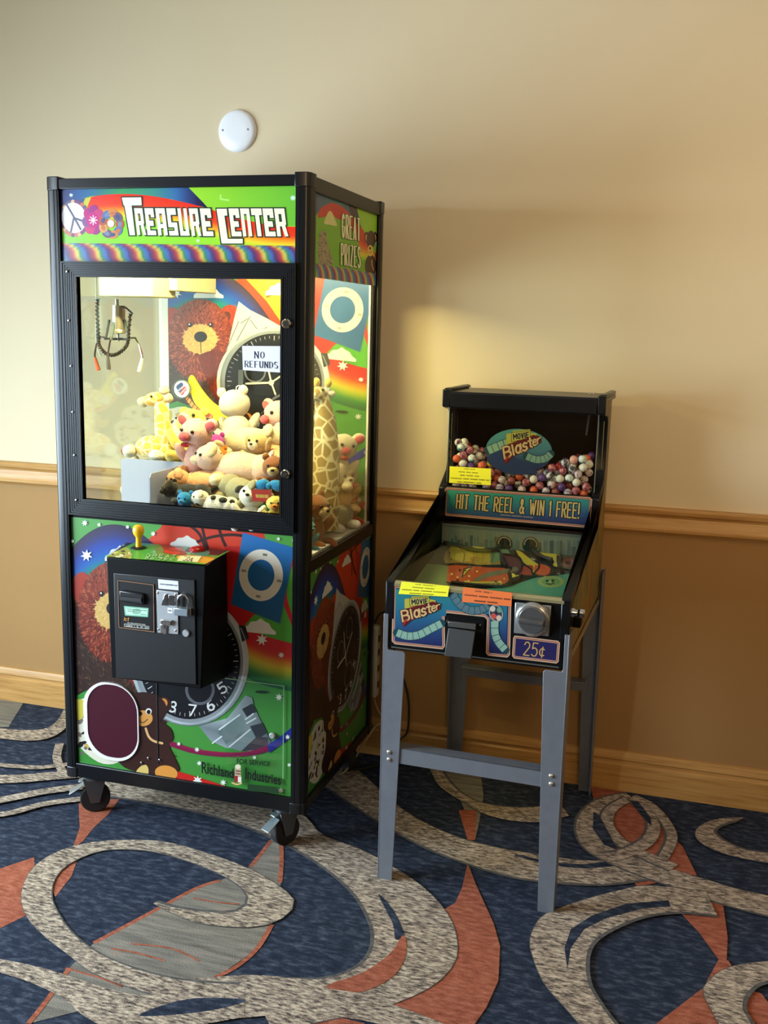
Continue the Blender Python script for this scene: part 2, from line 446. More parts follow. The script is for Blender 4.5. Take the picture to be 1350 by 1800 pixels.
GLY = {
 'A': [[(0, 0), (.5, 1), (1, 0)], [(.2, .36), (.8, .36)]],
 'B': [[(0, 0), (0, 1), (.6, 1), (.9, .88), (.9, .64), (.6, .52), (0, .52)], [(.6, .52), (1, .4), (1, .13), (.65, 0), (0, 0)]],
 'C': [arc(.55, .5, .55, .5, 50, 310, 10)],
 'D': [[(0, 0), (0, 1), (.5, 1), (.88, .82), (1, .5), (.88, .18), (.5, 0), (0, 0)]],
 'E': [[(1, 1), (0, 1), (0, 0), (1, 0)], [(0, .52), (.8, .52)]],
 'F': [[(1, 1), (0, 1), (0, 0)], [(0, .52), (.8, .52)]],
 'G': [arc(.5, .5, .5, .5, 40, 330, 10) + [(1, .48), (.6, .48)]],
 'H': [[(0, 0), (0, 1)], [(1, 0), (1, 1)], [(0, .5), (1, .5)]],
 'I': [[(.5, 0), (.5, 1)]], 'i': [[(.5, 0), (.5, .66)], [(.5, .88), (.5, .92)]],
 'L': [[(0, 1), (0, 0), (1, 0)]],
 'M': [[(0, 0), (0, 1), (.5, .35), (1, 1), (1, 0)]],
 'N': [[(0, 0), (0, 1), (1, 0), (1, 1)]],
 'O': [arc(.5, .5, .5, .5, 0, 360, 14)],
 'P': [[(0, 0), (0, 1), (.7, 1), (1, .85), (1, .62), (.7, .47), (0, .47)]],
 'R': [[(0, 0), (0, 1), (.7, 1), (1, .85), (1, .65), (.7, .5), (0, .5)], [(.5, .5), (1, 0)]],
 'S': [[(.95, .85), (.7, 1), (.25, 1), (0, .82), (.05, .62), (.5, .5), (.95, .38), (1, .18), (.75, 0), (.3, 0), (0, .15)]],
 'T': [[(0, 1), (1, 1)], [(.5, 1), (.5, 0)]],
 'U': [[(0, 1), (0, .25), (.25, 0), (.75, 0), (1, .25), (1, 1)]],
 'V': [[(0, 1), (.5, 0), (1, 1)]], 'W': [[(0, 1), (.25, 0), (.5, .75), (.75, 0), (1, 1)]],
 'Z': [[(0, 1), (1, 1), (0, 0), (1, 0)]],
 '&': [[(1, 0), (.25, .72), (.3, .95), (.5, 1), (.68, .88), (.6, .68), (.1, .35), (.05, .12), (.3, 0), (.6, .05), (.95, .42)]],
 '!': [[(.5, 1), (.5, .3)], [(.5, .05), (.5, 0)]],
 '0': [arc(.5, .5, .5, .5, 0, 360, 14)], '1': [[(0, .8), (.6, 1), (.6, 0)]],
 '2': [[(0, .78), (.2, .97), (.6, 1), (.92, .85), (.9, .62), (0, 0), (1, 0)]],
 '5': [[(.95, 1), (.15, 1), (.08, .56), (.5, .64), (.9, .52), (1, .28), (.8, .05), (.4, 0), (0, .12)]],
 '6': [[(.85, .95), (.4, .85), (.08, .5), (.02, .25), (.3, 0), (.7, 0), (1, .25), (.8, .5), (.4, .52), (.06, .35)]],
 '7': [[(0, 1), (1, 1), (.4, 0)]],
 '8': [arc(.5, .75, .38, .25, 0, 360, 10), arc(.5, .25, .5, .25, 0, 360, 10)],
 'c': [arc(.5, .32, .5, .32, 50, 310, 8)], '¢': [arc(.5, .38, .5, .28, 50, 310, 8), [(.5, -.02), (.5, .78)]],
 'l': [[(.5, 0), (.5, 1)]], 'a': [arc(.45, .32, .45, .32, 0, 360, 10), [(.95, .66), (1, 0)]],
 's': [[(.9, .56), (.5, .68), (.1, .52), (.3, .36), (.8, .3), (.95, .12), (.5, -.02), (0, .1)]],
 't': [[(.5, .95), (.5, .1), (.9, 0)], [(0, .66), (1, .66)]],
 'e': [[(.05, .36), (.95, .36), (.8, .6), (.45, .68), (.1, .5), (.05, .2), (.4, 0), (.9, .08)]],
 'r': [[(0, 0), (0, .66)], [(0, .4), (.4, .64), (1, .64)]],
 'h': [[(0, 0), (0, 1)], [(0, .5), (.4, .66), (.85, .58), (.95, .4), (.95, 0)]],
 'n': [[(0, 0), (0, .66)], [(0, .5), (.4, .66), (.85, .58), (.95, .4), (.95, 0)]],
 'd': [[(.95, 1), (.95, 0)], arc(.47, .32, .47, .32, 0, 360, 10)],
 'u': [[(0, .66), (.05, .15), (.35, 0), (.7, .05), (.95, .3)], [(.95, .66), (.95, 0)]],
 '-': [[(0, .45), (1, .45)]], '$': [[(.9, .8), (.5, .92), (.1, .75), (.9, .3), (.5, .08), (.05, .2)], [(.5, 1.05), (.5, -.05)]],
 '.': [[(.5, 0), (.5, .04)]], ',': [[(.5, .05), (.2, -.15)]],
}

# common materials
black = mat('black_anodised', (13, 14, 17), .3, 0, .35, bump=.02, bscale=300)
blackm = mat('matt_black', (8, 8, 9), .55, 0, .1, bump=.05, bscale=500)
dark = mat('dark_rubber', (26, 22, 22), .7)
chrome = mat('chrome', (205, 205, 205), .12, 1)
steel = mat('brushed_steel', (176, 178, 180), .36, .5, bump=.05, bscale=200, stretch=(1, 1, 12))
zinc = mat('zinc_plate', (165, 178, 182), .35, .8)
galv = mat('grey_leg_paint', (122, 126, 134), .38, .35, .5, noise_amt=.25, scale=30, bump=.04, bscale=400)
white = mat('white_plastic', (232, 232, 235), .35)
cream = mat('cream_metal', (225, 220, 180), .4)
clear = glass_mat('clear_glass')
acr = glass_mat('clear_acrylic', (253, 254, 253))

# ================================================================ SETTING
XL, XR, YN, CH = -2.9, 4.2, -6.2, 2.745
paint_up = mat('cream_wall_paint', (214, 197, 164), .75, 0, .25, noise_amt=.05, scale=3, bump=.06, bscale=260)
paint_lo = mat('ochre_wall_paint', (158, 120, 74), .75, 0, .25, noise_amt=.06, scale=3, bump=.06, bscale=260)
oak = ramp_noise_mat('oak_moulding', [(.3, (158, 112, 58)), (.5, (182, 136, 76)), (.75, (196, 152, 92))], 9, (.5, 8, 9), 5, .42)
oak.node_tree.nodes['Principled BSDF'].inputs['Specular IOR Level'].default_value = .45
plaster = mat('white_plaster', (232, 228, 220), .85, 0, .2, bump=.05, bscale=200)

b = MB(); b.box(XL, XR, 0, .12, .955, CH, 0); b.box(XL, XR, 0, .12, 0, .955, 1)
struct(b.build('wall_back', [paint_up, paint_lo], smooth=False))
b = MB(); b.box(XR, XR + .12, YN, .12, .955, CH, 0); b.box(XR, XR + .12, YN, .12, 0, .955, 1)
struct(b.build('wall_right', [paint_up, paint_lo], smooth=False))
b = MB(); b.box(XL - .12, XR + .12, YN - .12, YN, .955, CH, 0); b.box(XL - .12, XR + .12, YN - .12, YN, 0, .955, 1)
struct(b.build('wall_front', [paint_up, paint_lo], smooth=False))
WY0, WY1, WZ0, WZ1 = -3.4, -.95, .3, 2.12
b = MB()
b.box(XL - .12, XL, YN, WY0, 0, CH); b.box(XL - .12, XL, WY1, .12, 0, CH); b.box(XL - .12, XL, WY0, WY1, WZ1, CH); b.box(XL - .12, XL, WY0, WY1, 0, WZ0)
struct(b.build('wall_left', paint_up, smooth=False))
win = thing('window_1', 'wide window in the left wall', 'window', (XL - .06, (WY0 + WY1) / 2, WZ0)); struct(win); del win['category']
b = MB(); t = .06
b.box(XL - .09, XL - .02, WY0, WY1, WZ0, WZ0 + t); b.box(XL - .09, XL - .02, WY0, WY1, WZ1 - t, WZ1)
for y in (WY0, (WY0 + WY1) / 2 - t / 2, WY1 - t): b.box(XL - .088, XL - .022, y, y + t, WZ0 + t, WZ1 - t)
b.build('window_frame', white, win)
MB().box(XL - .06, XL - .054, WY0 + t, WY1 - t, WZ0 + t, WZ1 - t).build('window_pane', clear, win)
struct(MB().box(XL - .12, XR + .12, YN - .12, .12, CH, CH + .1).build('ceiling', plaster, smooth=False))

def moulding(name, prof):
    b = MB(); n = len(prof)
    vs = [(XL, -p, z) for p, z in prof] + [(XR, -p, z) for p, z in prof]
    b.add(vs, [(i, i + 1, n + i + 1, n + i) for i in range(n - 1)] + [tuple(range(n)), tuple(range(2 * n - 1, n - 1, -1)), (n - 1, 0, n, 2 * n - 1)])
    return struct(b.build(name, oak, angle=30))
moulding('trim_1', [(0, 1.0), (.022, .999), (.027, .991), (.024, .980), (.014, .973), (.011, .966), (.013, .958), (.019, .945), (.0205, .935), (.025, .929), (.024, .921), (.013, .915), (.009, .910), (0, .908)])
moulding('baseboard_back', [(0, .142), (.008, .140), (.012, .128), (.014, .114), (.009, .108), (.009, .101), (.016, .095), (.0165, .05), (.0165, 0), (0, 0)])

# carpet: navy ground with swirling woven bands laid out on the floor
navy = ramp_noise_mat('navy_carpet', [(.3, (27, 32, 44)), (.5, (42, 49, 64)), (.72, (82, 88, 102))], 44, (.6, 1.5, 1), 6, .95, bump=.5, bscale=420)
taupe = ramp_noise_mat('speckled_taupe_carpet', [(.36, (70, 64, 60)), (.5, (148, 131, 115)), (.64, (200, 182, 158))], 95, (.5, 1.6, 1), 4, .95, bump=.5, bscale=420)
rust = ramp_noise_mat('rust_carpet', [(.3, (116, 62, 46)), (.5, (154, 86, 64)), (.75, (180, 116, 92))], 60, (.5, 1.5, 1), 7, .95, bump=.5, bscale=420)
grey = ramp_noise_mat('grey_carpet', [(.3, (92, 86, 78)), (.5, (120, 114, 104)), (.62, (138, 130, 118)), (.74, (170, 104, 76))], 24, (.22, 2.2, 1), 7, .95, bump=.5, bscale=420)
edge = ramp_noise_mat('dark_edge_carpet', [(.3, (66, 64, 64)), (.7, (104, 100, 96))], 60, (.5, 1.5, 1), 6, .95, bump=.5, bscale=420)
floor = struct(MB().box(XL - .12, XR + .12, YN - .12, .12, -.08, 0).build('floor', navy, smooth=False))

def FP(px, py): p = at(px, py, 2, 0); return (p.x, p.y)
class Rug:
    def __init__(s): s.k = 0; s.b = {}
    def put(s, pts, m, px=True, smooth=0, closed=True):
        if px: pts = [FP(*p) for p in pts]
        if smooth: pts = catmull(pts, smooth, closed)
        pts = [q for q in [(p[0], min(p[1], -.017)) for p in pts]]
        s.k += 1; z = .0003 + s.k * .00012
        mb = s.b.setdefault(m.name, (MB(), m))[0]
        tr = tessellate_polygon([[Vector((p[0], p[1], 0)) for p in pts]])
        mb.add([(p[0], p[1], z) for p in pts], [tuple(t) for t in tr])
    def band(s, A, B, m, lip=True):
        A = catmull([FP(*p) for p in A], 6); B = catmull([FP(*p) for p in B], 6)
        if lip: s.strip(A, B, edge, .011)
        s.strip(A, B, m, 0)
    def strip(s, A, B, m, grow):
        s.k += 1; z = .0003 + s.k * .00012; mb = s.b.setdefault(m.name, (MB(), m))[0]
        def res(P, n=48):
            L = [0]
            for a, b in zip(P, P[1:]): L.append(L[-1] + math.dist(a, b))
            out = []; j = 0
            for i in range(n + 1):
                t = L[-1] * i / n
                while j < len(P) - 2 and L[j + 1] < t: j += 1
                f = (t - L[j]) / max(1e-9, L[j + 1] - L[j]); out.append((P[j][0] + (P[j + 1][0] - P[j][0]) * f, P[j][1] + (P[j + 1][1] - P[j][1]) * f))
            return out
        a, c = res(A), res(B); v = []
        for p, q in zip(a, c):
            d = math.dist(p, q) + 1e-9; gx, gy = (q[0] - p[0]) / d * grow, (q[1] - p[1]) / d * grow
            v.append((p[0] - gx * .2, min(p[1] - gy * .2, -.017), z)); v.append((q[0] + gx, min(q[1] + gy, -.017), z))
        mb.add(v, [(2 * i, 2 * i + 1, 2 * i + 3, 2 * i + 2) for i in range(len(a) - 1)])
    def line(s, P, w, m, w1=None, lip=False):
        P = catmull([FP(*p) for p in P], 6); n = len(P); A = []; B = []
        for i, p in enumerate(P):
            a, c = P[max(0, i - 1)], P[min(n - 1, i + 1)]; l = math.dist(a, c) + 1e-9
            ww = (w + ((w1 if w1 is not None else w) - w) * i / (n - 1)) / 2
            nx, ny = -(c[1] - a[1]) / l * ww, (c[0] - a[0]) / l * ww
            A.append((p[0] + nx, p[1] + ny)); B.append((p[0] - nx, p[1] - ny))
        if lip: s.strip(A, B, edge, .008)
        s.strip(A, B, m, 0)
R_ = Rug()
# patches under the bands
R_.put([(-60, 1535), (0, 1527), (60, 1507), (64, 1600), (0, 1632), (-60, 1660)], rust)
R_.put([(90, 1560), (100, 1530), (137, 1508), (126, 1540), (97, 1577)], rust)
R_.put([(138, 1405), (210, 1405), (190, 1432), (165, 1455), (145, 1480), (128, 1490), (140, 1455)], rust)
R_.put([(-30, 1225), (46, 1233), (15, 1278), (-30, 1280)], grey)
R_.put([(476, 1476), (497, 1478), (494, 1552), (478, 1626), (450, 1670), (372, 1724), (300, 1770), (150, 1775), (50, 1800), (84, 1757), (122, 1702), (165, 1658), (270, 1602), (345, 1560), (388, 1548), (440, 1524)], grey)
for P in ([(165, 1658), (270, 1602), (345, 1562), (388, 1548)], [(440, 1524), (460, 1500), (476, 1478)], [(494, 1480), (495, 1515), (492, 1552)], [(478, 1626), (452, 1668), (415, 1700), (372, 1722)], [(50, 1800), (84, 1757), (122, 1702)]):
    R_.line(P, .013, rust)
for P in ([(195, 1668), (240, 1676), (290, 1690)], [(115, 1703), (170, 1718), (215, 1735)], [(340, 1580), (390, 1588), (420, 1590)], [(230, 1660), (300, 1668), (350, 1690)]):
    R_.line(P, .006, rust)
R_.put([(822, 1518), (835, 1552), (852, 1590), (868, 1625), (879, 1665), (876, 1725), (855, 1772), (825, 1815), (770, 1800), (672, 1760), (740, 1738), (788, 1710), (805, 1680), (800, 1640), (780, 1600), (800, 1588), (812, 1562)], rust)
R_.put([(523, 1783), (580, 1786), (640, 1800), (660, 1830), (520, 1830)], rust)
R_.put([(770, 1345), (845, 1352), (850, 1400), (842, 1448), (835, 1478), (822, 1478), (822, 1440), (805, 1395)], grey)
R_.put([(806, 1425), (838, 1425), (835, 1478), (822, 1478)], rust)
R_.put([(1038, 1384), (1098, 1393), (1150, 1440), (1200, 1490), (1225, 1540), (1120, 1560), (1060, 1470)], rust)
R_.put([(1168, 1575), (1270, 1585), (1279, 1650), (1277, 1690), (1264, 1690), (1228, 1640), (1190, 1600)], rust)
R_.put([(1262, 1690), (1280, 1690), (1290, 1705), (1240, 1740), (1290, 1830), (1130, 1830), (1155, 1800), (1236, 1738)], rust)
R_.put([(1310, 1740), (1338, 1748), (1362, 1780), (1362, 1830), (1312, 1830)], rust)
# bands
R_.band([(180, 1320), (380, 1360), (520, 1425), (565, 1468), (620, 1489), (668, 1512), (740, 1558), (788, 1610), (804, 1660), (797, 1697), (760, 1735), (690, 1767), (600, 1790), (480, 1815)],
        [(160, 1395), (300, 1418), (400, 1442), (490, 1478), (560, 1518), (620, 1568), (652, 1620), (658, 1655), (648, 1685), (620, 1708), (575, 1722), (530, 1724), (470, 1722), (430, 1720)], taupe)
R_.band([(340, 1722), (450, 1716), (560, 1728), (640, 1752), (720, 1778), (800, 1810)], [(330, 1800), (420, 1792), (520, 1784), (600, 1790), (680, 1806), (760, 1840)], taupe, False)
R_.band([(270, 1590), (340, 1622), (430, 1632), (485, 1622), (516, 1595), (505, 1570), (440, 1530), (360, 1500), (280, 1480), (180, 1480), (110, 1495), (60, 1525), (38, 1570), (45, 1610), (75, 1645), (120, 1680), (160, 1710), (220, 1735), (290, 1755), (380, 1768)],
        [(274, 1588), (320, 1600), (400, 1607), (428, 1598), (437, 1582), (425, 1562), (390, 1540), (330, 1515), (260, 1497), (185, 1496), (125, 1518), (97, 1545), (90, 1575), (98, 1600), (120, 1635), (160, 1670), (210, 1695), (270, 1715), (340, 1728), (420, 1733)], taupe)
R_.band([(-300, 1660), (-40, 1680), (0, 1688), (60, 1700), (110, 1714), (180, 1737), (250, 1752), (340, 1745), (430, 1738)], [(-300, 1690), (-40, 1704), (0, 1712), (60, 1732), (110, 1757), (150, 1790), (215, 1818), (300, 1812), (430, 1790)], taupe, False)
R_.put([(245, 1788), (285, 1770), (345, 1757), (432, 1760), (385, 1776), (310, 1786)], navy, smooth=4)
R_.put([(664, 1573), (690, 1600), (710, 1642), (703, 1652), (694, 1652), (690, 1625)], navy, smooth=3)
R_.put([(572, 1736), (640, 1711), (688, 1676), (706, 1648), (714, 1655), (712, 1685), (690, 1720), (640, 1745), (608, 1744)], rust, smooth=3)
R_.band([(520, 1270), (585, 1320), (640, 1365), (700, 1419), (760, 1455), (822, 1479), (884, 1494), (950, 1505), (1030, 1515), (1090, 1512), (1140, 1508)],
        [(440, 1290), (520, 1350), (590, 1395), (644, 1431), (695, 1463), (748, 1491), (807, 1514), (881, 1538), (950, 1550), (1060, 1556), (1160, 1543)], taupe)
R_.line([(905, 1505), (960, 1518), (1020, 1525), (1078, 1520)], .012, navy, .03)
R_.band([(740, 1325), (757, 1356), (772, 1383), (801, 1404), (822, 1416), (852, 1433), (896, 1444), (950, 1447), (1000, 1436)], [(762, 1325), (778, 1359), (793, 1380), (813, 1398), (846, 1413), (896, 1421), (950, 1420), (985, 1408), (960, 1385)], taupe)
R_.line([(1107, 1401), (1065, 1411), (1038, 1432), (1031, 1460), (1046, 1490), (1085, 1511), (1140, 1532), (1210, 1554), (1290, 1580), (1400, 1605)], .045, taupe, .11, True)
R_.line([(1112, 1402), (1145, 1419), (1172, 1450), (1181, 1478), (1165, 1512)], .036, taupe, .03, True)
R_.line([(1105, 1406), (1074, 1425), (1067, 1450), (1086, 1478), (1125, 1502), (1185, 1528)], .034, taupe, .05, True)
R_.line([(1112, 1406), (1141, 1434), (1149, 1460), (1135, 1484), (1095, 1504), (1060, 1511)], .032, taupe, .05, True)
R_.put([(1107, 1409), (1121, 1411), (1144, 1440), (1145, 1455), (1128, 1437)], navy)
R_.put([(1043, 1430), (1053, 1435), (1085, 1496), (1062, 1488), (1042, 1460)], navy)
R_.band([(1240, 1570), (1140, 1560), (1087, 1569), (1033, 1583), (983, 1600), (950, 1617), (932, 1653), (937, 1687), (957, 1733), (1000, 1783), (1040, 1830)],
        [(1260, 1612), (1193, 1606), (1133, 1613), (1080, 1633), (1043, 1657), (1030, 1687), (1033, 1730), (1053, 1767), (1077, 1800), (1110, 1835)], taupe)
R_.put([(1175, 1586), (1100, 1592), (1040, 1613), (1003, 1637), (992, 1670), (997, 1708), (1003, 1670), (1027, 1637), (1067, 1617), (1133, 1600), (1178, 1597)], navy)
R_.band([(1307, 1440), (1267, 1442), (1233, 1453), (1222, 1470), (1237, 1488), (1283, 1507), (1350, 1520), (1420, 1530)], [(1303, 1443), (1275, 1450), (1258, 1458), (1255, 1467), (1275, 1483), (1310, 1497), (1350, 1503), (1420, 1510)], taupe)
R_.band([(1420, 1690), (1350, 1694), (1300, 1700), (1265, 1712), (1240, 1735), (1237, 1752), (1250, 1779), (1275, 1825)], [(1420, 1718), (1350, 1728), (1325, 1737), (1308, 1757), (1305, 1777), (1317, 1800), (1325, 1815), (1340, 1840)], taupe)
R_.band([(-300, 1220), (-120, 1262), (-40, 1280), (0, 1283), (40, 1286), (78, 1284), (100, 1270), (112, 1250)], [(-300, 1240), (-120, 1282), (-40, 1298), (0, 1301), (45, 1305), (85, 1301), (112, 1286), (135, 1262)], taupe, False)
for P, w in (([(-420, 1340), (-200, 1336), (-40, 1345), (30, 1350), (70, 1352), (120, 1346)], .03), ([(-420, 1350), (-200, 1364), (-40, 1372), (30, 1372), (80, 1368), (150, 1362)], .065), ([(-420, 1500), (-200, 1450), (-40, 1418), (20, 1406), (80, 1394), (150, 1385)], .045), ([(-420, 1540), (-200, 1482), (-40, 1442), (20, 1432), (80, 1416), (160, 1406)], .034), ([(105, 1310), (100, 1335), (110, 1360)], .03)):
    R_.line(P, w, taupe)
# the weave goes on beyond what the photograph shows
for i in range(26):
    cx, cy = rnd.uniform(XL + .5, XR - .5), rnd.uniform(YN + .4, -.5)
    if -2.2 < cx < 2.2 and cy > -2.6: continue
    r = rnd.uniform(.25, .55); a = rnd.uniform(0, 6)
    R_.put(ell(cx, cy, r, r * .6, 30, a), taupe, px=False)
    R_.put(ell(cx + .07 * math.cos(a), cy + .07 * math.sin(a), r * .78, r * .44, 30, a), navy, px=False)
    R_.put(ell(cx + .3 * math.sin(a), cy + .1, r * .3, r * .15, 20, a + 1), rust, px=False)
for k, (mb, m) in R_.b.items():
    o = mb.build({'speckled_taupe_carpet': 'carpet_band', 'navy_carpet': 'carpet_ground', 'rust_carpet': 'carpet_patch', 'grey_carpet': 'carpet_wedge', 'dark_edge_carpet': 'carpet_outline'}[k], m, floor, smooth=False)

# blank round cover plate on the wall
plate = thing('cover_plate', 'round white blank cover plate screwed to the wall above the claw machine', 'cover plate', (-.552, 0, 2.215))
MB().lathe((-.552, 0, 2.215), (0, -1, 0), [(0, .0705), (.006, .0705), (.012, .066), (.0155, .058), (.0165, .03)], 40).build('plate_disc', mat('white_painted_plate', (235, 236, 240), .3), plate)
for dx in (-.05, .045):
    MB().lathe((-.552 + dx, -.0155, 2.217), (0, -1, 0), [(0, .0035), (.0012, .0035), (.0018, .002)], 12).build('screw', mat('grey_screw', (120, 122, 126), .4, .6), plate)

# ================================================================ CLAW MACHINE
crane = thing('claw_machine', 'tall black claw machine full of plush toys with bright green artwork on casters', 'arcade machine', ((X0 + X1) / 2, (YF + YB) / 2, 0))
PW, PD = .040, .046           # corner posts
def post(cx, cy, sx, sy, name='corner_post'):
    # profile with a rounded outer corner and fine grooves
    P = []
    w, d = PW, PD
    pts = [(0, d), (w, d), (w, .0)]
    prof = [(w, d), (w, .002), (w - .004, .002), (w - .004, 0), (w - .012, 0), (w - .012, .0018), (w - .014, .0018), (w - .014, 0), (.014, 0), (.009, .0012), (.005, .004), (.002, .008), (0, .014), (0, d - .014), (.0018, d - .014), (.0018, d - .012), (0, d - .012), (0, d - .004), (.002, d - .004), (.002, d)]
    mb = MB(); mb.prism([(cx + sx * x, cy + sy * y) for x, y in prof], lambda u, v, h: (u, v, h), ZB + .03, ZT - .035)
    o = mb.build(name, black, crane, angle=25)
    for z0, z1 in ((ZB, ZB + .034), (ZT - .038, ZT)):
        e = .002; q = [(-e, d + e), (-e, .012), (.003, .004), (.011, -e), (w + e, -e), (w + e, d + e)]
        MB().prism([(cx + sx * x, cy + sy * y) for x, y in q], lambda u, v, h: (u, v, h), z0, z1).build('post_cap', mat('black_plastic_cap', (20, 20, 22), .3), o, bevel=.002)
post(X0, YF, 1, 1); post(X1, YF, -1, 1); post(X0, YB, 1, -1); post(X1, YB, -1, -1)
fx0, fx1 = X0 + PW, X1 - PW + .004
def rail(x0, x1, y0, y1, z0, z1, name='rail', m=None): return MB().box(x0, x1, y0, y1, z0, z1).build(name, m or black, crane, bevel=.002)
# front and rear rails, then side rails
for (ya, yb_) in ((YF + .001, YF + .03), (YB - .03, YB - .001)):
    rail(fx0 - .002, fx1 + .002, ya, yb_, ZT - .035, ZT - .006, 'top_rail')
    rail(fx0 - .002, fx1 + .002, ya, yb_, ZB + .002, ZB + .048, 'bottom_rail')
rail(fx0 - .002, fx1 + .002, YB - .03, YB - .001, .87, .905, 'middle_rail')
for (xa, xb) in ((X0 + .001, X0 + .03), (X1 - .03, X1 - .001)):
    rail(xa, xb, YF + PD - .002, YB - PD + .002, ZT - .045, ZT - .006, 'top_rail')
    rail(xa, xb, YF + PD - .002, YB - PD + .002, ZB + .002, ZB + .034, 'bottom_rail')
    rail(xa, xb, YF + PD - .002, YB - PD + .002, .861, .897, 'middle_rail')
for s, xa in ((1, X1), (-1, X0)):       # thin side glass bead
    for y0, y1 in ((YF + PD - .001, YF + .068), (YB - PD - .0, YB - PD + .002)):
        rail(min(xa - s * .006, xa - s * .02), max(xa - s * .006, xa - s * .02), y0, y1, .897, ZT - .045, 'glass_bead')
MB().box(X0 + .012, X1 - .012, YF + .012, YB - .012, ZT - .012, ZT - .006).build('roof_panel', blackm, crane)
MB().box(X0 + .012, X1 - .012, YF + .012, YB - .012, ZB + .004, ZB + .014).build('base_panel', blackm, crane)
zfl = .905
side_clear = glass_mat('side_glass', (248, 249, 242), 1.8)
MB().box(X0 + .014, X1 - .014, YF + .016, YB - .03, zfl - .012, zfl).build('toy_bed', white, crane)
MB().box(X0 + .014, X1 - .014, YF + .03, YB - .06, 1.935, 1.94).build('white_ceiling_liner', mat('white_interior', (238, 236, 225), .5), crane)
for (px, sg) in ((X0, 1), (X1, -1)):
    MB().box(min(px + sg * .010, px + sg * .014), max(px + sg * .010, px + sg * .014), YF + PD, YB - PD, .897, 1.69).build('side_glass', side_clear if sg > 0 else clear, crane, smooth=False)
# inside: fluorescent tube under the light box, behind the front header
tube = MB().cyl((-.70, YF + .055, 1.86), (-.07, YF + .055, 1.86), .0125, n=16).build('fluorescent_tube', mat('tube_glow', (255, 240, 172), .4, emit=390), crane)
for xs in (-.72, -.07): MB().cyl((xs, YF + .055, 1.86), (xs + .02, YF + .055, 1.86), .014).build('tube_socket', white, tube)
MB().box(-.72, -.05, YF + .03, YF + .036, 1.83, 1.90).build('tube_reflector', white, crane)

# --- printed design shared by front panel, side panel and back panel; drawn in front-panel coordinates (x, z)
yart = YF + .012
YBK = YB - .054
def FM(px, py): p = at(px, py, 1, yart); return (p.x, p.z)
def BMp(px, py):          # measured on the back panel, carried over to the front panel's coordinates
    p = at(px, py, 1, YBK); x = (p.x + .711) / 1.07 - .69; u = (x + .745) / .728
    return (x, .858 - (1.658 - .045 * u - p.z) / (.87 + .1 * u))
A = Art(FM)
RED, TAN = (206, 46, 30), (214, 170, 92)
A.vgrad([(100, 890), (540, 890), (540, 1430), (100, 1430)], [(0, (82, 158, 66)), (1, (64, 142, 56))])
# basketball and red ground at the right
A.poly([(290, 900), (460, 900), (470, 980), (440, 1080), (396, 1110), (380, 1000), (330, 985), (276, 955)], (206, 54, 34))
A.ellipse(345, 1010, 104, 104, (212, 60, 36), n=40)
for P in ([(325, 918), (350, 938), (362, 970), (366, 1000)], [(355, 925), (364, 960), (376, 985), (400, 1010), (415, 985)], [(340, 955), (372, 944), (405, 940), (428, 942)], [(384, 925), (392, 950), (406, 975), (420, 990)]):
    A.stroke(P, 5, (52, 18, 18), 5)
A.poly([(396, 960), (452, 960), (450, 1082), (428, 1102), (388, 1110)], (190, 34, 28))
# rainbow dome
A.m = FM
cx, zt0 = FM(206, 922)
A.m = lambda x, z: (x, z)
def dome(off, k=3.4, lo=-.17, hi=.285): return [(cx + d, zt0 - off - k * d * d) for d in [lo + (hi - lo) * i / 24 for i in range(25)]]
A.strip(dome(0), dome(.17), [(0, (40, 26, 54)), (.14, (50, 38, 90)), (.34, (26, 62, 160)), (.55, (24, 96, 176)), (.72, (22, 128, 120)), (.86, (40, 140, 70)), (1, (60, 120, 50))], 16, 2)
A.strip(dome(.168, 3.4, -.17, .12), dome(.40, 3.4, -.17, .12), [(0, (120, 60, 30)), (.2, (110, 44, 26)), (1, (60, 26, 20))], 4, 2)
A.m = FM
bd_ = [(120, 1060), (190, 1060), (238, 1180), (300, 1200), (304, 1226), (240, 1244), (120, 1244)]
A.poly(bd_, (66, 32, 24)); A.fur(bd_, 500, 8, [(88, 50, 36), (52, 26, 20), (110, 70, 50), (76, 40, 28)], wd=.12)
# green at the far right with a red ribbon
A.poly([(430, 1100), (447, 1080), (495, 1096), (519, 965), (535, 965), (535, 1140), (470, 1122)], (84, 172, 50))
A.stroke([(522, 968), (506, 1005), (500, 1040), (505, 1068), (520, 1105)], 8, (200, 34, 34), 6)
# rainbow ground
A.strip([(385, 1070), (425, 1097), (470, 1119), (540, 1137)], [(400, 1168), (440, 1194), (478, 1208), (540, 1220)], [(0, (204, 30, 26)), (.3, (206, 44, 26)), (.45, (220, 140, 30)), (.58, (214, 200, 44)), (.7, (150, 180, 50)), (.82, (60, 136, 60)), (1, (26, 96, 60))], 16)
# blue card with white dial
A.vgrad([(427, 936), (518, 963), (492, 1096), (406, 1062)], [(0, (40, 110, 180)), (.4, (34, 104, 160)), (1, (30, 92, 140))])
A.ring(459, 1011, (38.5, 45.5), (23.5, 27.5), (232, 226, 208))
for a, b in ((466, 975), (491, 1021), (454, 1048), (429, 1003)):
    A.bars([(a - 4, b - 5), (a + 4, b - 4), (a + 4, b + 5), (a - 4, b + 4)], [(0, 1)], (130, 126, 120), .5, 1)
A.cloud(457, 1100, 58, 26, (232, 228, 214), .1); A.cloud(328, 952, 56, 22, tilt=.1)
